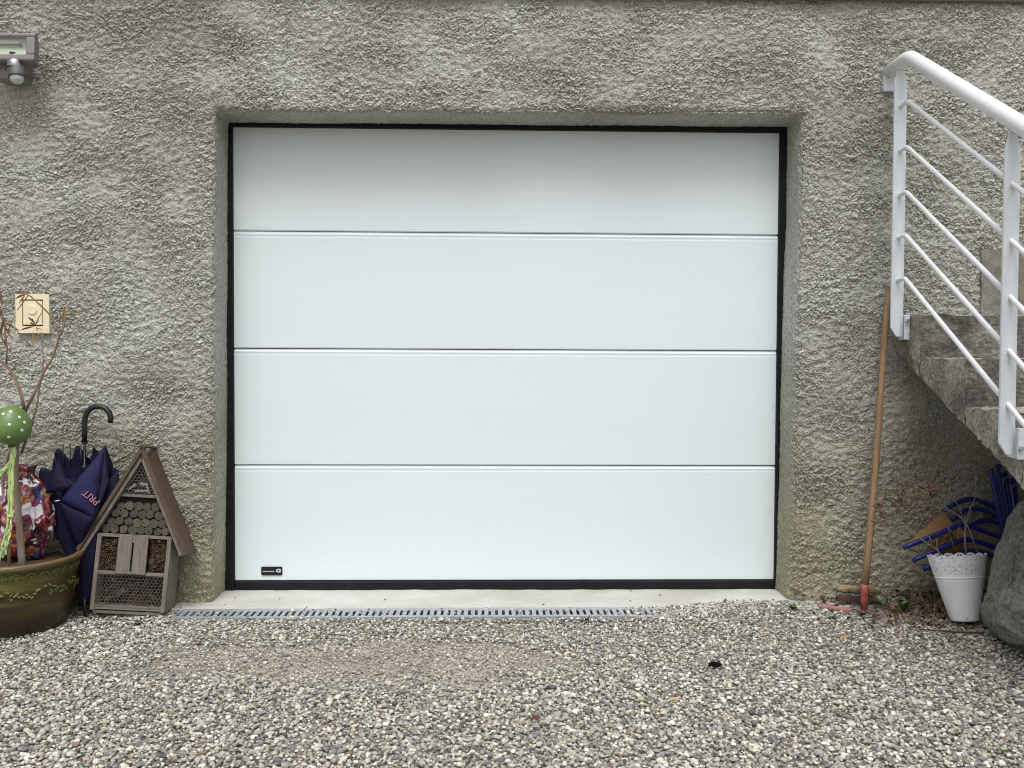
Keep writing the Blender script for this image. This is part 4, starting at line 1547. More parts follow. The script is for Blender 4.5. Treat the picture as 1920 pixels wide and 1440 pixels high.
# ------------------------------------------------------------------ insect house leaning on the wall
def insect_house():
    t = thing('insect_house', 'wooden insect house with steep brown roof leaning by the left jamb', 'insect house', (-1.466, -0.392, 0.018), world=False)
    Rm = Matrix.Rotation(rad(2.7), 3, 'Z') @ Matrix.Rotation(rad(-7.2), 3, 'X') @ Matrix.Rotation(rad(3.7), 3, 'Y')
    t.rotation_euler = Rm.to_euler()
    W2, HB, HA, WR, HBt, DB = 0.1405, 0.291, 0.640, 0.208, 0.228, 0.125
    MW = mat('weathered_grey_wood', (0.215, 0.192, 0.162), 0.85, var=(0.13, 0.112, 0.093), vscale=16, stretch=(6, 1, 0.5), fine=0.15, fscale=80, bump=0.4, bscale=30)
    MWH = mat('weathered_grey_board', (0.215, 0.192, 0.162), 0.85, var=(0.13, 0.112, 0.093), vscale=16, stretch=(0.5, 1, 6), fine=0.15, fscale=80, bump=0.4, bscale=30)
    MR = mat('brown_stained_wood', (0.068, 0.038, 0.025), 0.75, var=(0.10, 0.061, 0.041), vscale=14, stretch=(1, 4, 1), bump=0.3, bscale=40)
    MD = mat('cavity_shade', (0.018, 0.013, 0.010), 0.95)  # near-black colour standing in for shade in the bays and drilled holes
    # box
    MB().box((-W2, 0.0, 0.0), (-W2 + 0.016, DB, HB)).build('side_board', MW, t, bevel=0.001)
    MB().box((W2 - 0.016, 0.0, 0.0), (W2, DB, HB)).build('side_board', MW, t, bevel=0.001)
    MB().box((-W2 + 0.0162, 0.001, 0.004), (W2 - 0.0162, DB, 0.020)).build('bottom_board', MWH, t, bevel=0.001)
    MB().box((-W2 + 0.01, 0.006, -0.012), (W2 - 0.012, DB - 0.01, -0.0005)).build('base_board', MWH, t, bevel=0.001)
    MB().box((-W2 + 0.0162, 0.001, 0.137), (W2 - 0.0162, DB, 0.149)).build('shelf', MWH, t, bevel=0.001)
    MB().box((-W2 + 0.0162, 0.0005, HB - 0.012), (W2 - 0.0162, DB, HB)).build('shelf', MWH, t, bevel=0.001)
    sl = (HA - 0.035) / (0.198)              # roof slope
    zsh = 0.447
    wsh = (HA - 0.035 - zsh) / 2.02
    MB().box((-0.079, 0.001, zsh - 0.011), (0.079, DB, zsh)).build('shelf', MWH, t, bevel=0.001)
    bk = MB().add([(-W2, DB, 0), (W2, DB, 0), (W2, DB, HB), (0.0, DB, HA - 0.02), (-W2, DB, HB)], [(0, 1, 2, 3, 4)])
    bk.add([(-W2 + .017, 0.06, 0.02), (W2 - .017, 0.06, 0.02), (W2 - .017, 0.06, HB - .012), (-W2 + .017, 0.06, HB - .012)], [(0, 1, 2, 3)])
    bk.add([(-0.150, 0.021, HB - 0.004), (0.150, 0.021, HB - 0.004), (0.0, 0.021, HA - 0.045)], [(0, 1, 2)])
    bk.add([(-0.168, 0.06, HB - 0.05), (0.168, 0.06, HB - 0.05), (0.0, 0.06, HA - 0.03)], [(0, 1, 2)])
    bk.build('back_and_bay_shade', MD, t)  # back board plus near-black inner sheets that paint in the bays' shade
    # roof boards and grey barge strips
    for sx in (-1, 1):
        dv = Vector((sx * WR, 0, HBt)) - Vector((0, 0, HA))
        dv.normalize()
        nv = Vector((dv.z * -sx, 0, dv.x * sx)) * 1.0
        nv = Vector((sx * abs(dv.z), 0, abs(dv.x)))
        nv.normalize()
        a0 = Vector((0, 0, HA))
        a1 = Vector((sx * WR, 0, HBt))
        th = 0.014
        if sx > 0:
            a0 = a0 + dv * 0.0
        mb = MB()
        q = [a0 - nv * th, a1 - nv * th, a1, a0]
        mb.hexa([(p.x, yy, p.z) for yy in (-0.022,) for p in q] + [(p.x, 0.122, p.z) for p in q])
        mb.build('roof_board', MR, t, bevel=0.0012)
        q = [a0 - nv * (th + 0.0145) + dv * 0.004, a1 - nv * (th + 0.0145) - dv * 0.006, a1 - nv * (th + 0.0005) - dv * 0.004, a0 - nv * (th + 0.0005) + dv * 0.004]
        MB().hexa([(p.x, -0.012, p.z) for p in q] + [(p.x, 0.02, p.z) for p in q]).build('barge_strip', MW, t, bevel=0.001)
        # gable side wall under the roof
        q = [a0 - nv * (th + 0.0165) + dv * 0.02, a1 - nv * (th + 0.0165) - dv * 0.09, a1 - nv * (th + 0.009) - dv * 0.09, a0 - nv * (th + 0.009) + dv * 0.02]
    # shutter: two boards with a slit between
    for x0, x1 in ((-0.056, -0.0035), (0.0035, 0.056)):
        MB().box((x0, -0.010, 0.142), (x1, 0.0003, HB - 0.003)).build('shutter_board', MW, t, bevel=0.0012)
    MB().box((-0.0036, -0.008, HB - 0.030), (0.0036, 0.0, HB - 0.003)).build('shutter_joint', MW, t)
    MB().box((-0.0036, -0.008, 0.142), (0.0036, 0.0, 0.152)).build('shutter_joint', MW, t)
    r = random.Random(3)
    ML = [mat('drilled_log_end', (0.080, 0.070, 0.055), 0.9, var=(0.050, 0.042, 0.033), vscale=60, fine=0.2), mat('drilled_log_end_pale', (0.120, 0.098, 0.068), 0.9, var=(0.08, 0.064, 0.045), vscale=60, fine=0.2), mat('drilled_log_end_dark', (0.068, 0.058, 0.046), 0.9, var=(0.09, 0.078, 0.062), vscale=60, fine=0.2)]
    # drilled log slices between the two shelves
    z = HB + 0.0175
    row = 0
    while z < zsh - 0.024:
        half = (HA - 0.050 - z) * (WR / (HA - HBt)) * 1.0 - 0.013
        nn = max(1, int(half * 2 / 0.0315 + 0.25))
        for k in range(nn):
            x = -half + (k + 0.5) * (2 * half / nn) + r.uniform(-.002, .002)
            zz = z + r.uniform(-.003, .003)
            rd = 0.0168 * r.uniform(0.90, 1.04)
            pts = []
            nseg = 16
            ph = r.uniform(0, 6)
            yf = r.uniform(0.004, 0.012)
            ring = [(x + rd * (1 + .06 * math.sin(2 * a_ + ph) + .03 * math.sin(5 * a_)) * math.cos(a_), zz + rd * (1 + .06 * math.cos(2 * a_ + ph)) * math.sin(a_)) for a_ in np.linspace(0, 2 * math.pi, nseg, endpoint=False)]
            mb = MB()
            mb.add([(px, yf, pz) for px, pz in ring] + [(px, 0.030, pz) for px, pz in ring], [tuple(range(nseg))] + [(i, i + nseg, (i + 1) % nseg + nseg, (i + 1) % nseg) for i in range(nseg)])
            lo = mb.build('log_slice', ML[r.choice((0, 0, 1, 2, 0))], t)
            hb = MB()
            for _h in range(r.choice((1, 1, 2, 2))):
                hx, hz = x + r.uniform(-.5, .5) * rd, zz + r.uniform(-.5, .5) * rd
                hr = r.uniform(.0016, .0030)
                hb.add([(hx + hr * math.cos(a_), yf - 0.0004, hz + hr * math.sin(a_)) for a_ in np.linspace(0, 2 * math.pi, 9, endpoint=False)], [tuple(range(9))])
            hb.build('drilled_hole', MD, lo)
        z += 0.0305
        row += 1
    # hollow reeds either side of the shutter
    MRD = [mat('reed_dark', (0.055, 0.034, 0.021), 0.8, var=(0.09, 0.055, 0.032), vscale=60), mat('reed_straw', (0.22, 0.145, 0.07), 0.8, var=(0.15, 0.09, 0.042), vscale=60), mat('reed_brown', (0.13, 0.075, 0.04), 0.8, var=(0.08, 0.05, 0.03), vscale=60)]

    def reeds(x0, x1, z0, z1, nmax):
        pts = []
        tries = 0
        while len(pts) < nmax and tries < 6000:
            tries += 1
            rr = r.choice((.0042, .0048, .0056, .0066))
            x, zz = r.uniform(x0 + rr, x1 - rr), r.uniform(z0 + rr, z1 - rr)
            if all((x - a_) ** 2 + (zz - b_) ** 2 > (0.86 * (rr + c_)) ** 2 for a_, b_, c_ in pts):
                pts.append((x, zz, rr))
        stuff = MB()
        pts.sort(key=lambda q: -q[2])
        for ri, (x, zz, rr) in enumerate(pts):
            k = r.choices((0, 2, 1), (0.62, 0.22, 0.16))[0]
            y0 = r.uniform(0.003, 0.018)
            nn = 10
            cs = [(math.cos(a_), math.sin(a_)) for a_ in np.linspace(0, 2 * math.pi, nn, endpoint=False)]
            vo_ = [(x + rr * c_, y0, zz + rr * s_) for c_, s_ in cs]
            vi = [(x + rr * .66 * c_, y0, zz + rr * .66 * s_) for c_, s_ in cs]
            ve = [(x + rr * c_, .058, zz + rr * s_) for c_, s_ in cs]
            vd = [(x + rr * .6 * c_, .05, zz + rr * .6 * s_) for c_, s_ in cs]
            f = []
            for i in range(nn):
                j = (i + 1) % nn
                f += [(i, j, nn + j, nn + i), (2 * nn + i, 2 * nn + j, j, i), (nn + i, nn + j, 3 * nn + j, 3 * nn + i)]
            if ri < 50:
                MB().add(vo_ + vi + ve + vd, f).build('reed', MRD[k], t)
            else:
                stuff.add(vo_ + vi + ve + vd, f, k)
        if stuff.v:
            tag(stuff.build('reed_bundle', MRD, t), kind='stuff')
    reeds(-W2 + 0.017, -0.057, 0.150, HB - 0.013, 95)
    reeds(0.057, W2 - 0.017, 0.150, HB - 0.013, 95)
    # cones, bark and straw in the bottom bay and the gable
    MC = [mat('cone_scale', (0.09, 0.055, 0.036), 0.85, var=(0.14, 0.095, 0.065), vscale=50), mat('bark_bit', (0.10, 0.06, 0.038), 0.9, var=(0.055, 0.033, 0.02), vscale=50), mat('pale_cone', (0.22, 0.185, 0.15), 0.85, var=(0.12, 0.095, 0.07), vscale=50)]

    def cone(c, rr, d, m):
        mb = MB()
        d = Vector(d).normalized()
        q = d.to_track_quat('Z', 'Y').to_matrix()
        for j in range(9):
            s_ = j / 8
            R_ = rr * (0.35 + 0.75 * math.sin(math.pi * (0.18 + 0.72 * s_)))
            for k in range(8):
                a_ = 2 * math.pi * (k / 8 + j * 0.31)
                o_ = Vector((math.cos(a_), math.sin(a_), 0.45))
                p = Vector(c) + q @ Vector((0, 0, (s_ - .5) * rr * 3.0))
                leaf(mb, p, q @ o_, q @ Vector((0, 0, 1)), R_, R_ * 0.38, -0.1, 0.2, 2)
        return mb.build('pine_cone', m, t)
    for k in range(34):
        x, zz = r.uniform(-W2 + 0.03, W2 - 0.03), r.uniform(0.030, 0.125)
        cone((x, r.uniform(0.026, 0.04), zz), r.uniform(0.010, 0.015), (r.uniform(-1, 1), r.uniform(-.5, .3), r.uniform(-1, 1)), MC[r.choice((0, 0, 1))])
    cone((-0.055, 0.018, 0.062), 0.019, (1, -.1, .55), MC[2])
    bb = MB()
    for k in range(240):
        x, zz = r.uniform(-W2 + 0.02, W2 - 0.02), r.uniform(0.022, 0.134)
        leaf(bb, (x, r.uniform(.012, .03), zz), rv(r), rv(r), r.uniform(.008, .02), r.uniform(.0015, .004), .1, .2, 2)
    bb.build('bark_filling', MC[1], t)
    gb = MB()
    for k in range(90):
        zz = r.uniform(zsh + 0.002, zsh + 0.12)
        hx = max(0.002, (HA - 0.055 - zz) * 0.49)
        leaf(gb, (r.uniform(-hx, hx), r.uniform(.012, .03), zz), rv(r), rv(r), r.uniform(.008, .02), r.uniform(.0015, .004), .1, .2, 2)
    gb.build('bark_filling', MC[0], t)
    for x, zz, an, l_, w_ in ((-0.034, zsh + 0.026, 38, 0.036, 0.010), (0.012, zsh + 0.040, -6, 0.032, 0.012), (0.004, zsh + 0.014, 4, 0.05, 0.009), (0.030, zsh + 0.02, -70, 0.03, 0.008)):
        Mx = Matrix.Translation((x, 0.012, zz)) @ Matrix.Rotation(rad(-an), 4, 'Y')
        MB().box((-l_ / 2, -0.006, -w_ / 2), (l_ / 2, 0.012, w_ / 2), M=Mx).build('wood_offcut', mat('grey_offcut', (0.20, 0.185, 0.165), 0.9, var=(0.28, 0.26, 0.23), vscale=40), t, bevel=0.001)
    # chicken wire over every bay, a net of thin wire
    MWI = mat('old_wire', (0.24, 0.22, 0.20), 0.55, 0.4)

    def wire(poly_in, x0, x1, z0, z1, s, y, name):
        mb = MB()
        hx, hz = s * math.sqrt(3), s * 1.5
        j = 0
        zz = z0
        seen = set()
        while zz < z1 + hz:
            xx = x0 - hx + (hx / 2 if j % 2 else 0)
            while xx < x1 + hx:
                for k in range(3):
                    a0_, a1_ = math.pi / 6 + k * math.pi / 3, math.pi / 6 + (k + 1) * math.pi / 3
                    p = (xx + s * math.cos(a0_), zz + s * math.sin(a0_))
                    q = (xx + s * math.cos(a1_), zz + s * math.sin(a1_))
                    if poly_in(*p) and poly_in(*q):
                        yy = y + 0.0012 * noise.noise(Vector((p[0] * 60, p[1] * 60, 0)))
                        mb.tube([(p[0], yy, p[1]), (q[0], yy - .0005, q[1])], 0.00055 if k != 1 else 0.0009, 4, cap=False)
                xx += hx
            zz += hz
            j += 1
        mb.build(name, MWI, t)
    wire(lambda x, z_: abs(x) < W2 - 0.012 and 0.012 < z_ < 0.145, -W2, W2, 0.0, 0.15, 0.0078, -0.0015, 'wire_mesh')
    wire(lambda x, z_: abs(x) < (HA - 0.05 - z_) * 0.5 and z_ > zsh - 0.004, -0.08, 0.08, zsh, HA, 0.0078, -0.0015, 'wire_mesh')


insect_house()


# ------------------------------------------------------------------ pick / mattock leaning by the stairs
def mattock():
    b = at_y(1621, 1142, -0.345)
    b.z = max(b.z, 0.0)
    t = thing('mattock', 'long wooden-handled tool with faded red head leaning beside the stairs', 'garden tool', b)
    foot = at_y(1621, 1104, -0.340)
    topp = at_y(1667.5, 541, -0.225)
    hp, hr_ = [], []
    for i in range(12):
        s_ = i / 11
        p = foot.lerp(topp, s_) + Vector((0.004 * math.sin(s_ * 5), 0, 0))
        hp.append(p)
        hr_.append(0.0143 - 0.0015 * s_ if i < 11 else 0.010)
    hp.append(topp + (topp - foot).normalized() * 0.004)
    hr_.append(0.006)
    MB().tube(hp, hr_, 14).build('handle', mat('ash_handle', (0.31, 0.20, 0.112), 0.6, var=(0.23, 0.14, 0.075), vscale=10, stretch=(5, 5, 0.35), fine=0.12, fscale=60), t, smooth=True)
    MRd = mat('faded_red_paint', (0.42, 0.20, 0.18), 0.6, var=(0.36, 0.145, 0.125), vscale=28, fine=0.15)
    MRs = mat('red_socket_paint', (0.30, 0.038, 0.034), 0.55, var=(0.38, 0.14, 0.125), vscale=24)
    d = (topp - foot).normalized()
    s0 = at_y(1619.5, 1143, -0.343)
    MB().tube([s0, s0.lerp(foot, 0.5), foot, foot + d * 0.016, foot + d * 0.017], [0.0115, 0.0135, 0.0160, 0.0158, 0.0140], 16).build('socket', MRs, t, smooth=True)
    # head: long tine to the left, short blade to the right, lying low on the gravel
    tn = [at_y(1535, 1137, -0.365), at_y(1552, 1139, -0.365), at_y(1575, 1142, -0.36), at_y(1600, 1147, -0.355), at_y(1618, 1150, -0.35), at_y(1632, 1152, -0.345)]
    MB().tube(tn, [0.007, 0.0095, 0.0100, 0.010, 0.0125, 0.012], 8).build('head', MRd, t, smooth=True)


mattock()


# ------------------------------------------------------------------ white lace-rim pot and its dry plant
def lace_pot():
    bot = at_y(1809, 1160, -0.545)
    bot.z = 0.020
    ax = (at_y(1793.5, 1040, -0.500) - bot).normalized()
    t = thing('lace_pot', 'tilted white metal pot with a pierced lace rim by the boulder', 'pot', bot)
    ex = (Vector((1, 0, 0)) - ax * ax.x).normalized()
    ey = ax.cross(ex)
    Hh, R0, R1 = 0.243, 0.0500, 0.1035
    MWp = mat('white_enamel', (0.84, 0.85, 0.88), 0.45, var=(0.79, 0.805, 0.84), vscale=12, fine=0.03)

    def P(th, s):
        rr = R0 + (R1 - R0) * s
        return bot + ex * (rr * math.cos(th)) + ey * (rr * math.sin(th)) + ax * (Hh * s)
    s0 = 0.665
    n = 72
    mb = MB()
    vs = [bot + ax * 0.004]
    rows = [0.0] + list(np.linspace(0.02, s0, 12))
    for s in rows:
        for k in range(n):
            vs.append(P(2 * math.pi * k / n, s))
    fs = [(0, 1 + (k + 1) % n, 1 + k) for k in range(n)]
    for j in range(len(rows) - 1):
        for k in range(n):
            k2 = (k + 1) % n
            fs.append((1 + j * n + k, 1 + j * n + k2, 1 + (j + 1) * n + k2, 1 + (j + 1) * n + k))
    mb.add(vs, fs)
    o = mb.build('pot_body', MWp, t, smooth=True)
    md = o.modifiers.new('sheet', 'SOLIDIFY')
    md.thickness = 0.0012
    MB().tube([P(2 * math.pi * k / 60, s0 - 0.003) for k in range(61)], 0.0027, 8, cap=False).build('rolled_band', MWp, t, smooth=True)
    # pierced lace: fine grid with scalloped top, faces inside the holes are cut away
    NT, NS, nsc = 560, 60, 16
    vs, fs = [], []

    def top(th):
        q = (th * nsc / (2 * math.pi)) % 1.0
        return 0.955 + 0.052 * math.sqrt(max(0, 1 - (2 * q - 1) ** 2))
    for j in range(NS + 1):
        for k in range(NT):
            th = 2 * math.pi * k / NT
            vs.append(P(th, s0 + (top(th) - s0) * j / NS))

    def hole(k, j):
        th = 2 * math.pi * (k + .5) / NT
        tp = top(th)
        s = s0 + (tp - s0) * (j + .5) / NS
        q = th * nsc / (2 * math.pi)
        c, q = math.floor(q), q % 1.0
        u = (q - 0.5) * 2 * math.pi * 0.094 / nsc         # metres along the rim
        v = (s - 0.955) * Hh * 1.02                        # metres from the scallop's spring line
        # arch window of the scallop with a dot in it
        rr = math.hypot(u, v)
        if v > -0.001 and 0.0040 < rr < 0.0074 and abs(u) > 0.0014:
            return True
        if v > -0.001 and rr < 0.0 :
            return True
        # rows of flowers below
        for row, (vc, off) in enumerate(((-0.011, 0.0), (-0.026, 0.5), (-0.041, 0.0), (-0.053, .5))):
            uu = ((q + off) % 1.0 - 0.5) * 2 * math.pi * 0.094 / nsc
            a_, b_ = uu, v - vc
            R_ = math.hypot(a_, b_)
            an = math.atan2(b_, a_)
            if row < 3 and 0.0021 < R_ < 0.0058 and math.cos(5 * an + row) > 0.42:
                return True
            if row == 3 and R_ < 0.0022:
                return True
            uu2 = ((q + off + .5) % 1.0 - 0.5) * 2 * math.pi * 0.094 / nsc
            if math.hypot(uu2, v - vc) < 0.0015:
                return True
            if math.hypot(abs(uu2) - 0.006, v - vc + .005) < 0.0014:
                return True
        return False
    for j in range(NS):
        for k in range(NT):
            if hole(k, j):
                continue
            k2 = (k + 1) % NT
            fs.append((j * NT + k, j * NT + k2, (j + 1) * NT + k2, (j + 1) * NT + k))
    lc = MB().add(vs, fs).build('lace_rim', MWp, t, smooth=True)
    md = lc.modifiers.new('sheet', 'SOLIDIFY')
    md.thickness = 0.0011
    so = MB()
    n = 40
    vs = []
    for s_, f_ in ((0.45, 0.90), (0.60, 0.93), (0.80, 0.93), (0.84, 0.80), (0.845, 0.4)):
        for k in range(n):
            p = P(2 * math.pi * k / n, s_)
            c = bot + ax * (Hh * s_)
            vs.append(c + (p - c) * f_)
    vs.append(bot + ax * (Hh * 0.85))
    fs = [(j * n + k, j * n + (k + 1) % n, (j + 1) * n + (k + 1) % n, (j + 1) * n + k) for j in range(4) for k in range(n)]
    fs += [(4 * n + k, 4 * n + (k + 1) % n, 5 * n) for k in range(n)]
    so.add(vs, fs)
    so.build('soil_and_pot_shade', MATS['soil_and_pot_shade'], t, smooth=True)  # soil built up high and dark, standing in for interior shade behind the holes
    # the dry plant
    pl = thing('dry_plant', 'dried-out twiggy plant with curled rusty leaves in the white lace pot', 'plant', bot + ax * (Hh * .82))
    y0 = -0.560
    Q = lambda u, v, y=y0: at_y(u, v, y)
    st = [
        ([(1768, 1050), (1757, 1030), (1740, 1020), (1715, 1002), (1692, 982), (1675, 958), (1664, 944)], 0.0028, -0.57),
        ([(1757, 1030), (1757, 1008)], 0.0022, -0.57), ([(1748, 1024), (1742, 1005)], 0.002, -0.575),
        ([(1812, 1045), (1809, 1010), (1811, 985), (1805, 972), (1792, 963), (1770, 950), (1745, 928), (1710, 910)], 0.0036, -0.55),
        ([(1792, 963), (1775, 957), (1755, 950), (1735, 946), (1700, 938)], 0.0018, -0.545),
        ([(1805, 972), (1798, 950), (1785, 930), (1780, 905)], 0.002, -0.54),
        ([(1832, 1035), (1822, 1005), (1812, 980), (1808, 968)], 0.0032, -0.56),
        ([(1812, 980), (1818, 955), (1828, 935), (1830, 905), (1829, 882), (1822, 871), (1816, 866)], 0.0017, -0.54),
        ([(1814, 975), (1822, 958), (1816, 948)], 0.0016, -0.55), ([(1818, 952), (1838, 938), (1850, 930)], 0.0012, -0.53),
        ([(1755, 950), (1740, 962), (1722, 944)], 0.0014, -0.55), ([(1770, 950), (1752, 962), (1735, 975)], 0.0012, -0.55),
        ([(1692, 982), (1675, 981), (1660, 980)], 0.0012, -0.57), ([(1664, 944), (1658, 948), (1650, 950)], 0.001, -0.57),
        ([(1800, 1012), (1790, 1002), (1778, 990)], 0.0016, -0.57), ([(1790, 1030), (1780, 1000), (1778, 985)], 0.0016, -0.575), ([(1795, 1010), (1798, 985)], 0.0014, -0.57),
    ]
    for pts, r_, yy in st:
        k = len(pts)
        MB().tube([Q(u, v, yy + 0.045) for u, v in pts], [r_ * (1 - .5 * i / max(1, k - 1)) for i in range(k)], 7).build('stem', mat('pale_twig', (0.23, 0.18, 0.14), 0.8, var=(0.32, 0.26, 0.2), vscale=50), pl, smooth=True)
    r = random.Random(21)
    MR1 = [mat('rusty_leaf', (0.155, 0.062, 0.034), 0.8, var=(0.09, 0.038, 0.022), vscale=60), mat('dark_rusty_leaf', (0.075, 0.030, 0.020), 0.8, var=(0.12, 0.05, 0.03), vscale=60), mat('amber_leaf', (0.24, 0.115, 0.055), 0.8, var=(0.16, 0.07, 0.035), vscale=60)]
    clusters = [((1710, 908), 34, 12), ((1700, 936), 26, 9), ((1660, 930), 16, 6), ((1648, 952), 20, 8), ((1656, 980), 14, 5), ((1722, 944), 24, 8), ((1735, 972), 16, 5), ((1765, 890), 24, 7), ((1780, 905), 18, 6), ((1690, 950), 22, 6), ((1748, 925), 26, 6), ((1735, 915), 22, 6), ((1778, 1003), 12, 5)]
    for (cu, cv), sp, nn in clusters:
        for _ in range(int(nn * 1.6)):
            u, v = cu + r.gauss(0, sp * .38), cv + r.gauss(0, sp * .34)
            yy = -0.515 + r.uniform(-.03, .03)
            p = Q(u, v, yy)
            d = Vector((r.uniform(-1, 1), r.uniform(-.5, .5), r.uniform(-1, .9)))
            leaf(MB(), p, d, rv(r), r.uniform(.020, .040), r.uniform(.0018, .0040), r.uniform(-.3, .4), r.uniform(.2, .6)).build('leaf', MR1[r.choice((0, 0, 1, 1, 2))], pl)


lace_pot()


# ------------------------------------------------------------------ stacked children's chairs under the stairs
def chairs():
    MBl = mat('blue_tube_enamel', (0.015, 0.021, 0.165), 0.32, var=(0.018, 0.026, 0.20), vscale=14)
    MP = mat('plywood_seat', (0.40, 0.235, 0.11), 0.45, var=(0.33, 0.185, 0.08), vscale=9, stretch=(1, 5, 1), fine=0.06)
    YN, YF = -0.385, -0.232
    near = [[(1694, 1027), (1756, 1002), (1792, 987), (1806, 984), (1822, 988), (1850, 998), (1880, 1009), (1900, 1016)],
            [(1711, 1051), (1769, 1026), (1800, 1014), (1815, 1012), (1834, 1016), (1856, 1023), (1880, 1032), (1900, 1039)],
            [(1731, 1067), (1780, 1047), (1806, 1036), (1822, 1033), (1838, 1034), (1858, 1041), (1880, 1049), (1900, 1056)]]
    far = [[(1768, 959), (1785, 948), (1801, 940), (1819, 936), (1838, 939), (1858, 947), (1877, 956), (1896, 963)],
           [(1784, 976), (1796, 966), (1810, 957), (1830, 954), (1848, 957), (1862, 963), (1880, 973), (1898, 980)],
           [(1805, 992), (1820, 986), (1834, 979), (1850, 975), (1862, 976), (1876, 980), (1890, 986), (1902, 990)]]
    upn = [[(1858, 880), (1866, 915), (1874, 955), (1884, 1003), (1892, 1080), (1896, 1130)],
           [(1872, 893), (1879, 925), (1884, 960), (1890, 1026), (1897, 1090), (1902, 1136)],
           [(1888, 907), (1893, 940), (1897, 975), (1900, 1045), (1905, 1100), (1909, 1142)]]
    seats = [[(1695, 1025), (1800, 984), (1786, 985), (1770, 957)], [(1713, 1049), (1806, 1012), (1818, 1002), (1790, 982)], [(1733, 1065), (1812, 1034), (1826, 1026), (1802, 1004)]]
    labs = ['uppermost blue tubular child chair with plywood seat stacked behind the white pot', 'middle blue tubular child chair of the stack behind the white pot', 'lowest blue tubular child chair of the stack, mostly hidden by the white pot']
    for i in range(3):
        b = at_y(upn[i][-1][0], upn[i][-1][1], YN)
        b.z = 0
        t = thing('stacked_chair', labs[i], 'chair', b, group='blue chairs stacked under the stairs')

        def sm_pts(pts, y, n=26):
            P_ = [at_y(u, v, y) for u, v in pts]
            out = []
            k = len(P_)
            for j in range(n):
                f = j / (n - 1) * (k - 1)
                a_ = min(int(f), k - 2)
                q = f - a_
                p0, p1, p2, p3 = P_[max(a_ - 1, 0)], P_[a_], P_[a_ + 1], P_[min(a_ + 2, k - 1)]
                out.append(0.5 * ((2 * p1) + (p2 - p0) * q + (2 * p0 - 5 * p1 + 4 * p2 - p3) * q * q + (3 * p1 - p0 - 3 * p2 + p3) * q ** 3))
            return out
        MB().tube(sm_pts(near[i], YN), 0.0098, 10).build('side_rail', MBl, t, smooth=True)
        MB().tube(sm_pts(far[i], YF), 0.0098, 10).build('side_rail', MBl, t, smooth=True)
        up_ = sm_pts(upn[i], YN)
        MB().tube(up_, 0.0128, 10).build('leg', MBl, t, smooth=True)
        upf = [p + Vector((0.120, YF - YN, 0.0)) for p in up_]
        MB().tube(upf, 0.0128, 10).build('leg', MBl, t, smooth=True)
        MB().tube([up_[2], upf[2]], 0.0085, 8).build('cross_bar', MBl, t, smooth=True)
        ys = (YN - 0.002, YN - 0.002, YN + 0.10, YN + 0.13)
        q = [at_y(u, v, y) for (u, v), y in zip(seats[i], ys)]
        nn = (q[1] - q[0]).cross(q[3] - q[0]).normalized()
        if nn.z < 0:
            nn = -nn
        MB().hexa([p - nn * 0.009 for p in q] + q).build('seat', MP, t, bevel=0.0015)


chairs()


# ------------------------------------------------------------------ litter, weeds, single leaves, twig, broken wood
def litter():
    r = random.Random(33)
    cols = [mat('leaf_litter_brown', (0.085, 0.045, 0.026), 0.85, var=(0.15, 0.085, 0.05), vscale=60), mat('leaf_litter_tan', (0.22, 0.145, 0.085), 0.85, var=(0.14, 0.085, 0.05), vscale=60), mat('leaf_litter_dark', (0.04, 0.023, 0.017), 0.9, var=(0.075, 0.04, 0.026), vscale=60)]
    mbs = MB()
    for _ in range(2000):
        x = r.uniform(1.24, 2.3)
        y = r.uniform(-0.60, -0.215)
        w = sstep(1.22, 1.5, x) * (1 - sstep(-0.40, -0.58, y) * 0.7)
        pl = at_y(1765, 1150, -0.5)
        if r.random() > w * (0.35 + 0.65 * sstep(1.45, 1.7, x)) + (0.22 if y > -0.30 else 0):
            continue
        z = gz(x, y) + r.uniform(0.002, 0.016) + (0.02 * r.random() if x > 1.55 and y > -0.42 else 0)
        d = Vector((r.uniform(-1, 1), r.uniform(-1, 1), r.uniform(-.35, .45)))
        mi = r.choice((0, 0, 0, 1, 2, 2))
        n0 = len(mbs.f)
        leaf(mbs, (x, y, z), d, Vector((r.uniform(-.6, .6), r.uniform(-.6, .6), 1)), r.uniform(.012, .034), r.uniform(.003, .010), r.uniform(-.4, .5), r.uniform(-.2, .5), 4)
        for k in range(n0, len(mbs.f)):
            mbs.mi[k] = mi
    o = mbs.build('leaf_litter', cols, smooth=True)
    tag(o, 'drift of dead brown leaves lying along the wall under the stairs', 'leaf litter', kind='stuff')
    # fine straw in the litter
    sb = MB()
    for _ in range(70):
        x, y = r.uniform(1.45, 1.85), r.uniform(-0.62, -0.35)
        z = gz(x, y) + r.uniform(.004, .02)
        d = Vector((r.uniform(-1, 1), r.uniform(-.6, .6), r.uniform(-.1, .35))).normalized()
        p = Vector((x, y, z))
        sb.tube([p, p + d * r.uniform(.02, .05), p + d * r.uniform(.06, .10) + rv(r) * .008], 0.0009, 5)
    tag(sb.build('dry_straw', mat('straw', (0.26, 0.185, 0.10), 0.8, var=(0.16, 0.10, 0.055), vscale=50)), 'tangle of dry straw stalks in the leaf drift beside the white pot', 'straw', kind='stuff')


litter()


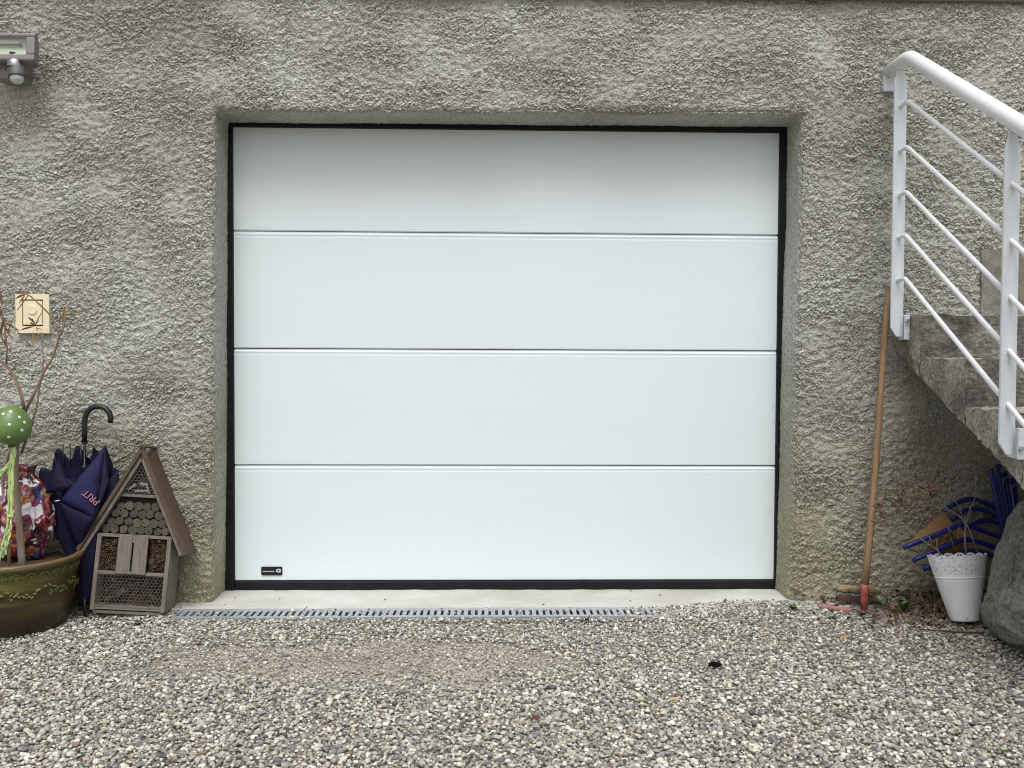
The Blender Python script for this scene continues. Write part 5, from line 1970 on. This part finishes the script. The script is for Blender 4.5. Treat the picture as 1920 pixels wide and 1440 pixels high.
def weed(u, v, h, n, label, seed, w=.007):
    r = random.Random(seed)
    p = at_z(u, v, 0.006)
    p.z = gz(p.x, p.y) + 0.002
    mb = MB()
    for k in range(n):
        a_ = 2 * math.pi * k / n + r.uniform(-.4, .4)
        up = r.uniform(0.5, 2.4)
        d = Vector((math.cos(a_), math.sin(a_), up))
        L = 0.8 * h * r.uniform(0.6, 1.05)
        leaf(mb, p + Vector((math.cos(a_), math.sin(a_), 0)) * 0.003, d, Vector((-math.cos(a_) * .6, -math.sin(a_) * .6, 1)), L, w * r.uniform(.6, 1.2), r.uniform(0.05, .45), .2, 5)
    o = mb.build('weed', mat('weed_green', (0.040, 0.088, 0.022), 0.7, var=(0.065, 0.12, 0.034), vscale=50), smooth=True, org=p)
    tag(o, label, 'weed', 'weeds in the gravel')


weed(1655, 1140, 0.062, 7, 'broad-leaved green weed just right of the red tool head', 1, .010)
weed(1694, 1150, 0.092, 9, 'tallest green weed, left of the white lace pot', 2, .011)
weed(1617, 1152, 0.032, 8, 'small green weed at the foot of the red tool socket', 3, .008)
weed(1487, 1150, 0.030, 8, 'small green weed at the right end of the threshold', 4, .009)
weed(1560, 1165, 0.034, 8, 'small green weed in gravel below the pink tool tine', 5, .005)
weed(1101, 1160, 0.026, 9, 'tiny moss-green weed against the drain grate near the middle', 6, .004)
weed(258, 1166, 0.020, 14, 'flat mossy tuft in the gravel before the insect house', 7, .006)
weed(1538, 1226, 0.020, 6, 'tiny sprout in open gravel right of centre', 8, .004)
weed(1612, 1216, 0.022, 6, 'tiny sprout in gravel below the white pot', 9, .004)
weed(1188, 1175, 0.016, 6, 'tiny sprout below the end of the clear drain grate', 10, .003)


def single_leaf(u, v, ang, L, w, m, label, curl=.1, fold=.2, lift=.006, name='fallen_leaf'):
    p = at_z(u, v, -0.02)
    p.z = gz(p.x, p.y) + lift
    d = Vector((math.cos(rad(ang)), math.sin(rad(ang)), 0.12))
    mb = leaf(MB(), p - d * (L / 2), d, (0.1, -0.2, 1), L, w, curl, fold, 6)
    o = mb.build(name, m, smooth=True, org=p)
    tag(o, label, 'leaf', 'leaves fallen on the gravel')


M_YEL = mat('yellow_leaf', (0.62, 0.40, 0.06), 0.6, var=(0.5, 0.28, 0.04), vscale=40)
M_GRN = mat('green_leaf', (0.09, 0.17, 0.035), 0.5, var=(0.13, 0.21, 0.05), vscale=40)
M_BRN = mat('brown_leaf', (0.17, 0.085, 0.045), 0.75, var=(0.10, 0.05, 0.03), vscale=40)
M_PAL = mat('pale_leaf', (0.50, 0.42, 0.27), 0.7, var=(0.38, 0.29, 0.17), vscale=40)
single_leaf(1262, 1310, 15, .020, .006, M_YEL, 'bright yellow scrap of leaf on the gravel')
single_leaf(1206, 1311, 8, .034, .008, M_GRN, 'fresh green leaf on a dark stalk in the gravel')
single_leaf(1341, 1252, 4, .050, .017, mat('blackened_leaf', (0.006, 0.005, 0.004), 0.95, spec=0.05), 'blackened curled leaf in the open gravel', .02, .08, .008)
single_leaf(1584, 1206, 20, .045, .007, mat('ochre_leaf', (0.45, 0.27, 0.09), 0.7, var=(0.36, 0.2, 0.06), vscale=40), 'ochre leaf on the gravel below the pink tine')
single_leaf(1762, 1158, 62, .062, .010, M_PAL, 'long pale dry leaf leaning at the foot of the white pot', .1, .2, .022)
single_leaf(1852, 1202, 128, .052, .006, M_PAL, 'pale leaf sliver beside the base of the boulder', .05, .2, .012)
single_leaf(1492, 1136, 80, .040, .012, M_BRN, 'brown leaf standing at the corner of the right jamb', -.2, .4, .018)
single_leaf(1508, 1138, 30, .030, .011, mat('dark_brown_leaf', (0.06, 0.032, 0.02), 0.8), 'dark brown leaf next to the right jamb')
single_leaf(1172, 1162, 170, .036, .008, M_BRN, 'reddish brown leaf under the end of the clear grate')
single_leaf(830, 1160, 5, .05, .007, M_BRN, 'brown leaf pressed along the grate left of centre')
single_leaf(1005, 1340, 20, .030, .009, mat('maroon_leaf', (0.10, 0.04, 0.028), 0.8), 'maroon leaf in the middle foreground gravel')
single_leaf(1884, 1398, 0, .036, .010, M_GRN, 'green leaf in the lower right corner of the gravel')
single_leaf(1825, 1357, 140, .022, .007, MATS['blackened_leaf'], 'small dark leaf in the lower right foreground')
single_leaf(1480, 1212, 15, .030, .007, M_BRN, 'rusty leaf in gravel below the right jamb')
single_leaf(158, 1432, 60, .022, .005, M_GRN, 'green leaf at the lower left edge of the picture')
single_leaf(818, 1362, 170, .022, .005, M_GRN, 'small green leaf in the left foreground gravel')

tp = [at_z(u, v, -0.01) for u, v in ((1722, 1190), (1760, 1193), (1800, 1196), (1845, 1197))]
for p in tp:
    p.z = gz(p.x, p.y) + 0.010
tw = MB().tube(tp, [0.002, 0.0032, 0.0036, 0.0024], 7).build('fallen_twig', mat('dark_twig', (0.09, 0.05, 0.035), 0.85), smooth=True, org=tp[0])
tag(tw, 'dark twig lying on the gravel in front of the boulder', 'twig')
tp = [at_z(u, v, -0.02) for u, v in ((1168, 1308), (1180, 1310), (1196, 1315))]
for p in tp:
    p.z = gz(p.x, p.y) + 0.009
tw = MB().tube(tp, [0.001, 0.0018, 0.0022], 6).build('leaf_stalk', mat('dark_twig', (0.09, 0.05, 0.035), 0.85), smooth=True, org=tp[0])
tag(tw, 'short dark stalk lying left of the fresh green leaf', 'twig')

# broken piece of wood against the foot of the wall
a_, b_ = at_y(1570, 1104, -0.235), at_y(1638, 1106, -0.240)
mb = MB()
pts, rr = [], []
for i in range(16):
    s_ = i / 15
    pts.append(a_.lerp(b_, s_) + Vector((0, 0, 0.006 * noise.noise(Vector((s_ * 5, 2, 0))))))
    rr.append(0.017 * (0.55 + 0.45 * min(1, s_ * 5)) * (1 + .22 * noise.noise(Vector((s_ * 9, 0, 4)))))
mb.tube(pts, rr, 9)
wc = mb.build('wood_chunk', mat('rotten_wood', (0.36, 0.27, 0.16), 0.9, var=(0.16, 0.11, 0.065), vscale=25, stretch=(0.4, 1, 1), bump=0.6), smooth=False, org=((a_ + b_) / 2))
tag(wc, 'broken pale piece of rotten wood at the foot of the wall behind the red tool', 'wood')
a_, b_ = at_y(1568, 1121, -0.262), at_y(1650, 1124, -0.262)
bk = MB().hexa([a_ + Vector((0, -.014, -.008)), b_ + Vector((0, -.014, -.010)), b_ + Vector((0, .012, -.010)), a_ + Vector((0, .012, -.008)), a_ + Vector((0.004, -.010, .007)), b_ + Vector((-.01, -.010, .004)), b_ + Vector((-.01, .012, .006)), a_ + Vector((0.004, .012, .010))])
tag(bk.build('bark_strip', mat('dark_bark', (0.04, 0.022, 0.016), 0.9, var=(0.075, 0.04, 0.028), vscale=40), org=(a_ + b_) / 2, bevel=0.003), 'dark strip of bark under the broken pale wood', 'bark')

# tidy: helper marks are not wanted on the finished objects
for o in scene.objects:
    if '_world' in o:
        del o['_world']
